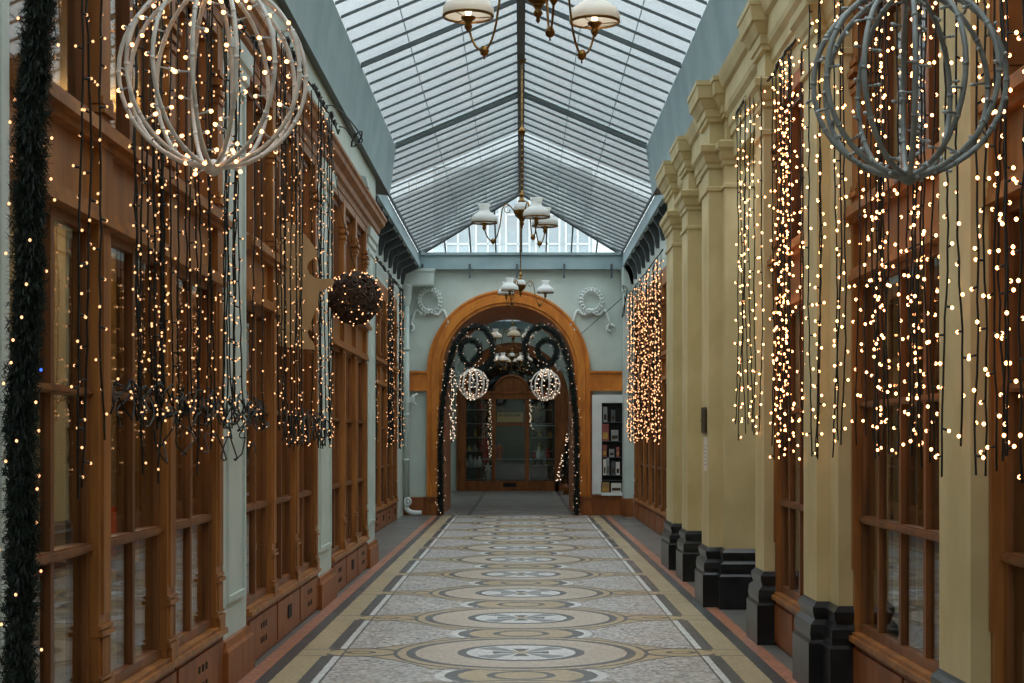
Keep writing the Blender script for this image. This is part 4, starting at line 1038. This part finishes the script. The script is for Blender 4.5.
for (p0, p1, side) in ((466, 490, 'red coat'), (531, 553, 'tree side')):
    x0, x1 = shelf_unit(p0, p1, 48.3, 'tall grey shelf unit of ornaments in the %s window of the far shop' % side)
    for q in range(1, 6):
        n = 4
        for i in range(n):
            x = x0 + (x1 - x0) * (i + .5) / n; h = .33 + q * .42; r_ = R2.uniform(.05, .09); hh = R2.uniform(.14, .3)
            t = empty('ornament', (x, 48.42, h), None, 'small ornament, %s from the door on the %s shelf in the %s window' % (('first', 'second', 'third', 'fourth')[i if side[0] == 't' else 3 - i], NUM[q], side), 'ornament', 'ornaments on the far shop shelves')
            MB().lathe([(0, 0), (r_ * .8, 0), (r_, hh * .25), (r_ * .7, hh * .55), (r_ * .3, hh * .7), (r_ * .45, hh * .85), (0, hh)], c=(x, 48.42, h), n=10).build('ornament_body', M[R2.choice(['grey_tube', 'iron_dark', 'plaque', 'gold', 'iron_dark', 'red', 'twig'])], t)
ys = [47.3 + .05 * i for i in range(3)]
curtain('string of white lights inside the far shop on the christmas tree side of its door', [(gx(531, 47.3) + R.uniform(-.05, .05), y, 2.8, 1.9 + R.uniform(-.1, .2)) for y in ys], cable_line(gx(531, 47.3), 47.25, 47.45, 2.82, n=3), .013, M['bulb_white'], .03, .08, wr=.005, stub=.05)
ys = [47.3, 47.4]
curtain('string of white lights inside the far shop between red coat and door', [(gx(490.5, 47.3) + R.uniform(-.04, .04), y, 2.8, 1.0 + R.uniform(-.1, .2)) for y in ys], cable_line(gx(490.5, 47.3), 47.25, 47.45, 2.82, n=3), .013, M['bulb_white'], .03, .08, wr=.005, stub=.05)

# lamps and furniture inside the western shop, seen through the glass
for px, py, x, lab in ((149.5, 372, -2.7, 'glowing round pendant lamp behind the nearest wooden shop front'), (80, 352, -2.5, 'small square glowing lamp behind the nearest wooden shop front')):
    y = x * F / (px - VX); z = CH + (VY - py) / F * y
    t = empty('pendant_lamp', (x, y, z), None, lab, 'lamp')
    if px > 100: MB().lathe([(0, -.06), (.035, -.05), (.05, -.015), (.04, .03), (.018, .06), (0, .062)], c=(x, y, z), n=14).build('bulb', M['lamp_glow'], t)
    else: MB().box(x - .03, x + .03, y - .03, y + .03, z - .07, z + .07).build('bulb', M['lamp_glow'], t)
    MB().tube([(x, y, z + .06), (x, y, 4.15)], .006, 5).lathe([(.02, .05), (.024, .09), (.01, .12)], c=(x, y, z), n=10).build('flex', M['iron_dark'], t)
def shop_table(x, y, lab):
    t = empty('display_table', (x, y, 0), None, lab, 'table')
    MB().box(x - .3, x + .3, y - .5, y + .5, .72, .76).build('table_top', M['wood_dark'], t)
    for a in (-1, 1):
        for b in (-1, 1): MB().box(x + a * .26 - .02, x + a * .26 + .02, y + b * .46 - .02, y + b * .46 + .02, 0, .72).build('leg', M['wood_dark'], t)
for (x, y, e) in ((-3.3, 8.0, 65), (-3.3, 12.5, 65), (-3.3, 16.5, 55), (3.2, 7.6, 7), (3.2, 11.0, 5)):     # added lamps, out of view, that brighten the shop rooms
    t = empty('fill_lamp', (x, y, 4.0), None, None, 'lamp', 'added lamps inside the shops')
    t['label'] = 'small round lamp added inside the shops to brighten the rooms'
    MB().lathe([(0, .15), (.09, .15), (.09, .05), (.07, .03), (0, .04)], c=(x, y, 4.0), n=16).build('fill_housing', M['brass'], t)
    li = bpy.data.lights.new('fill_light', 'POINT'); li.energy = e; li.color = (1, .72, .4); li.shadow_soft_size = .08
    lo = bpy.data.objects.new('fill_light', li); C.objects.link(lo); lo.parent = t; lo.location = (0, 0, -.12)
shop_table(-2.6, 10.2, 'dark table with an orange vase inside the wooden shop front'); shop_table(2.7, 10.8, 'empty dark table inside the narrow window between two stone piers')
t = empty('vase', (-2.55, 10.1, .76), None, 'orange rounded vase on the dark table inside the wooden shop front', 'vase')
MB().lathe([(0, 0), (.07, 0), (.13, .1), (.12, .2), (.05, .27), (.06, .32), (.045, .32), (0, .28)], c=(-2.55, 10.1, .76), n=18).build('vase_body', M['orange'], t)
for (x, y, lab) in ((2.45, 8.2, 'cream curtain panel in the shop window behind the grey wire sphere'), (2.45, 5.6, 'cream curtain panel inside the nearest shop window beyond the last pier')):
    t = empty('curtain_panel', (x, y, .4), None, lab, 'curtain'); pts = [(x + .03 * math.sin(i * .9), y - .3 + .6 * i / 30, .4) for i in range(31)]
    mb = MB(); mb.extrude(pts + [(p[0] + .008, p[1], p[2]) for p in reversed(pts)], (0, 0, 3.0)); mb.build('cloth', M['paper'], t)
    MB().tube([(x, y - .4, 3.42), (x, y + .4, 3.42)], .012, 6).build('rail', M['brass'], t)

# ------------------------------------------------------------------ light, sky, camera
wd = bpy.data.worlds.new('sky'); bpy.context.scene.world = wd; wd.use_nodes = True
nt = wd.node_tree; nt.nodes.clear(); o = nt.nodes.new('ShaderNodeOutputWorld'); bg = nt.nodes.new('ShaderNodeBackground'); nt.links.new(bg.outputs[0], o.inputs[0])
tc = nt.nodes.new('ShaderNodeTexCoord'); nz = nt.nodes.new('ShaderNodeTexNoise'); nz.inputs['Scale'].default_value = 2.2; nz.inputs['Detail'].default_value = 4
nt.links.new(tc.outputs['Generated'], nz.inputs[0])
rp = nt.nodes.new('ShaderNodeValToRGB'); rp.color_ramp.elements[0].position = .35; rp.color_ramp.elements[1].position = .65
rp.color_ramp.elements[0].color = (.78, .87, .92, 1); rp.color_ramp.elements[1].color = (.92, .97, 1.0, 1)
nt.links.new(nz.outputs['Fac'], rp.inputs[0])
sx = nt.nodes.new('ShaderNodeSeparateXYZ'); nt.links.new(tc.outputs['Generated'], sx.inputs[0])      # an overcast sky: brightest overhead
mr = nt.nodes.new('ShaderNodeMapRange'); mr.inputs[1].default_value = 0; mr.inputs[2].default_value = 1; mr.inputs[3].default_value = .3; mr.inputs[4].default_value = 1
nt.links.new(sx.outputs[2], mr.inputs[0]); vm = nt.nodes.new('ShaderNodeVectorMath'); vm.operation = 'SCALE'
nt.links.new(rp.outputs[0], vm.inputs[0]); nt.links.new(mr.outputs[0], vm.inputs['Scale']); nt.links.new(vm.outputs[0], bg.inputs[0]); bg.inputs[1].default_value = 4.8

cam = bpy.data.cameras.new('camera'); co = bpy.data.objects.new('camera', cam); C.objects.link(co)
cam.sensor_width = 36; cam.lens = 36 * F / 1024; cam.shift_x = -(VX - 512) / 1024; cam.shift_y = (VY - 341.5) / 1024
co.location = (0, 0, CH); co.rotation_euler = (PI / 2, 0, 0); cam.clip_start = .05; cam.clip_end = 200
sc = bpy.context.scene; sc.camera = co
sc.view_settings.view_transform = 'Standard'; sc.view_settings.look = 'None'; sc.view_settings.gamma = 1; sc.view_settings.use_curve_mapping = False
sc.view_settings.exposure = 0.0
try: sc.cycles.use_denoising = True
except Exception: pass
sc.cycles.max_bounces = 10; sc.cycles.transparent_max_bounces = 24; sc.cycles.diffuse_bounces = 5
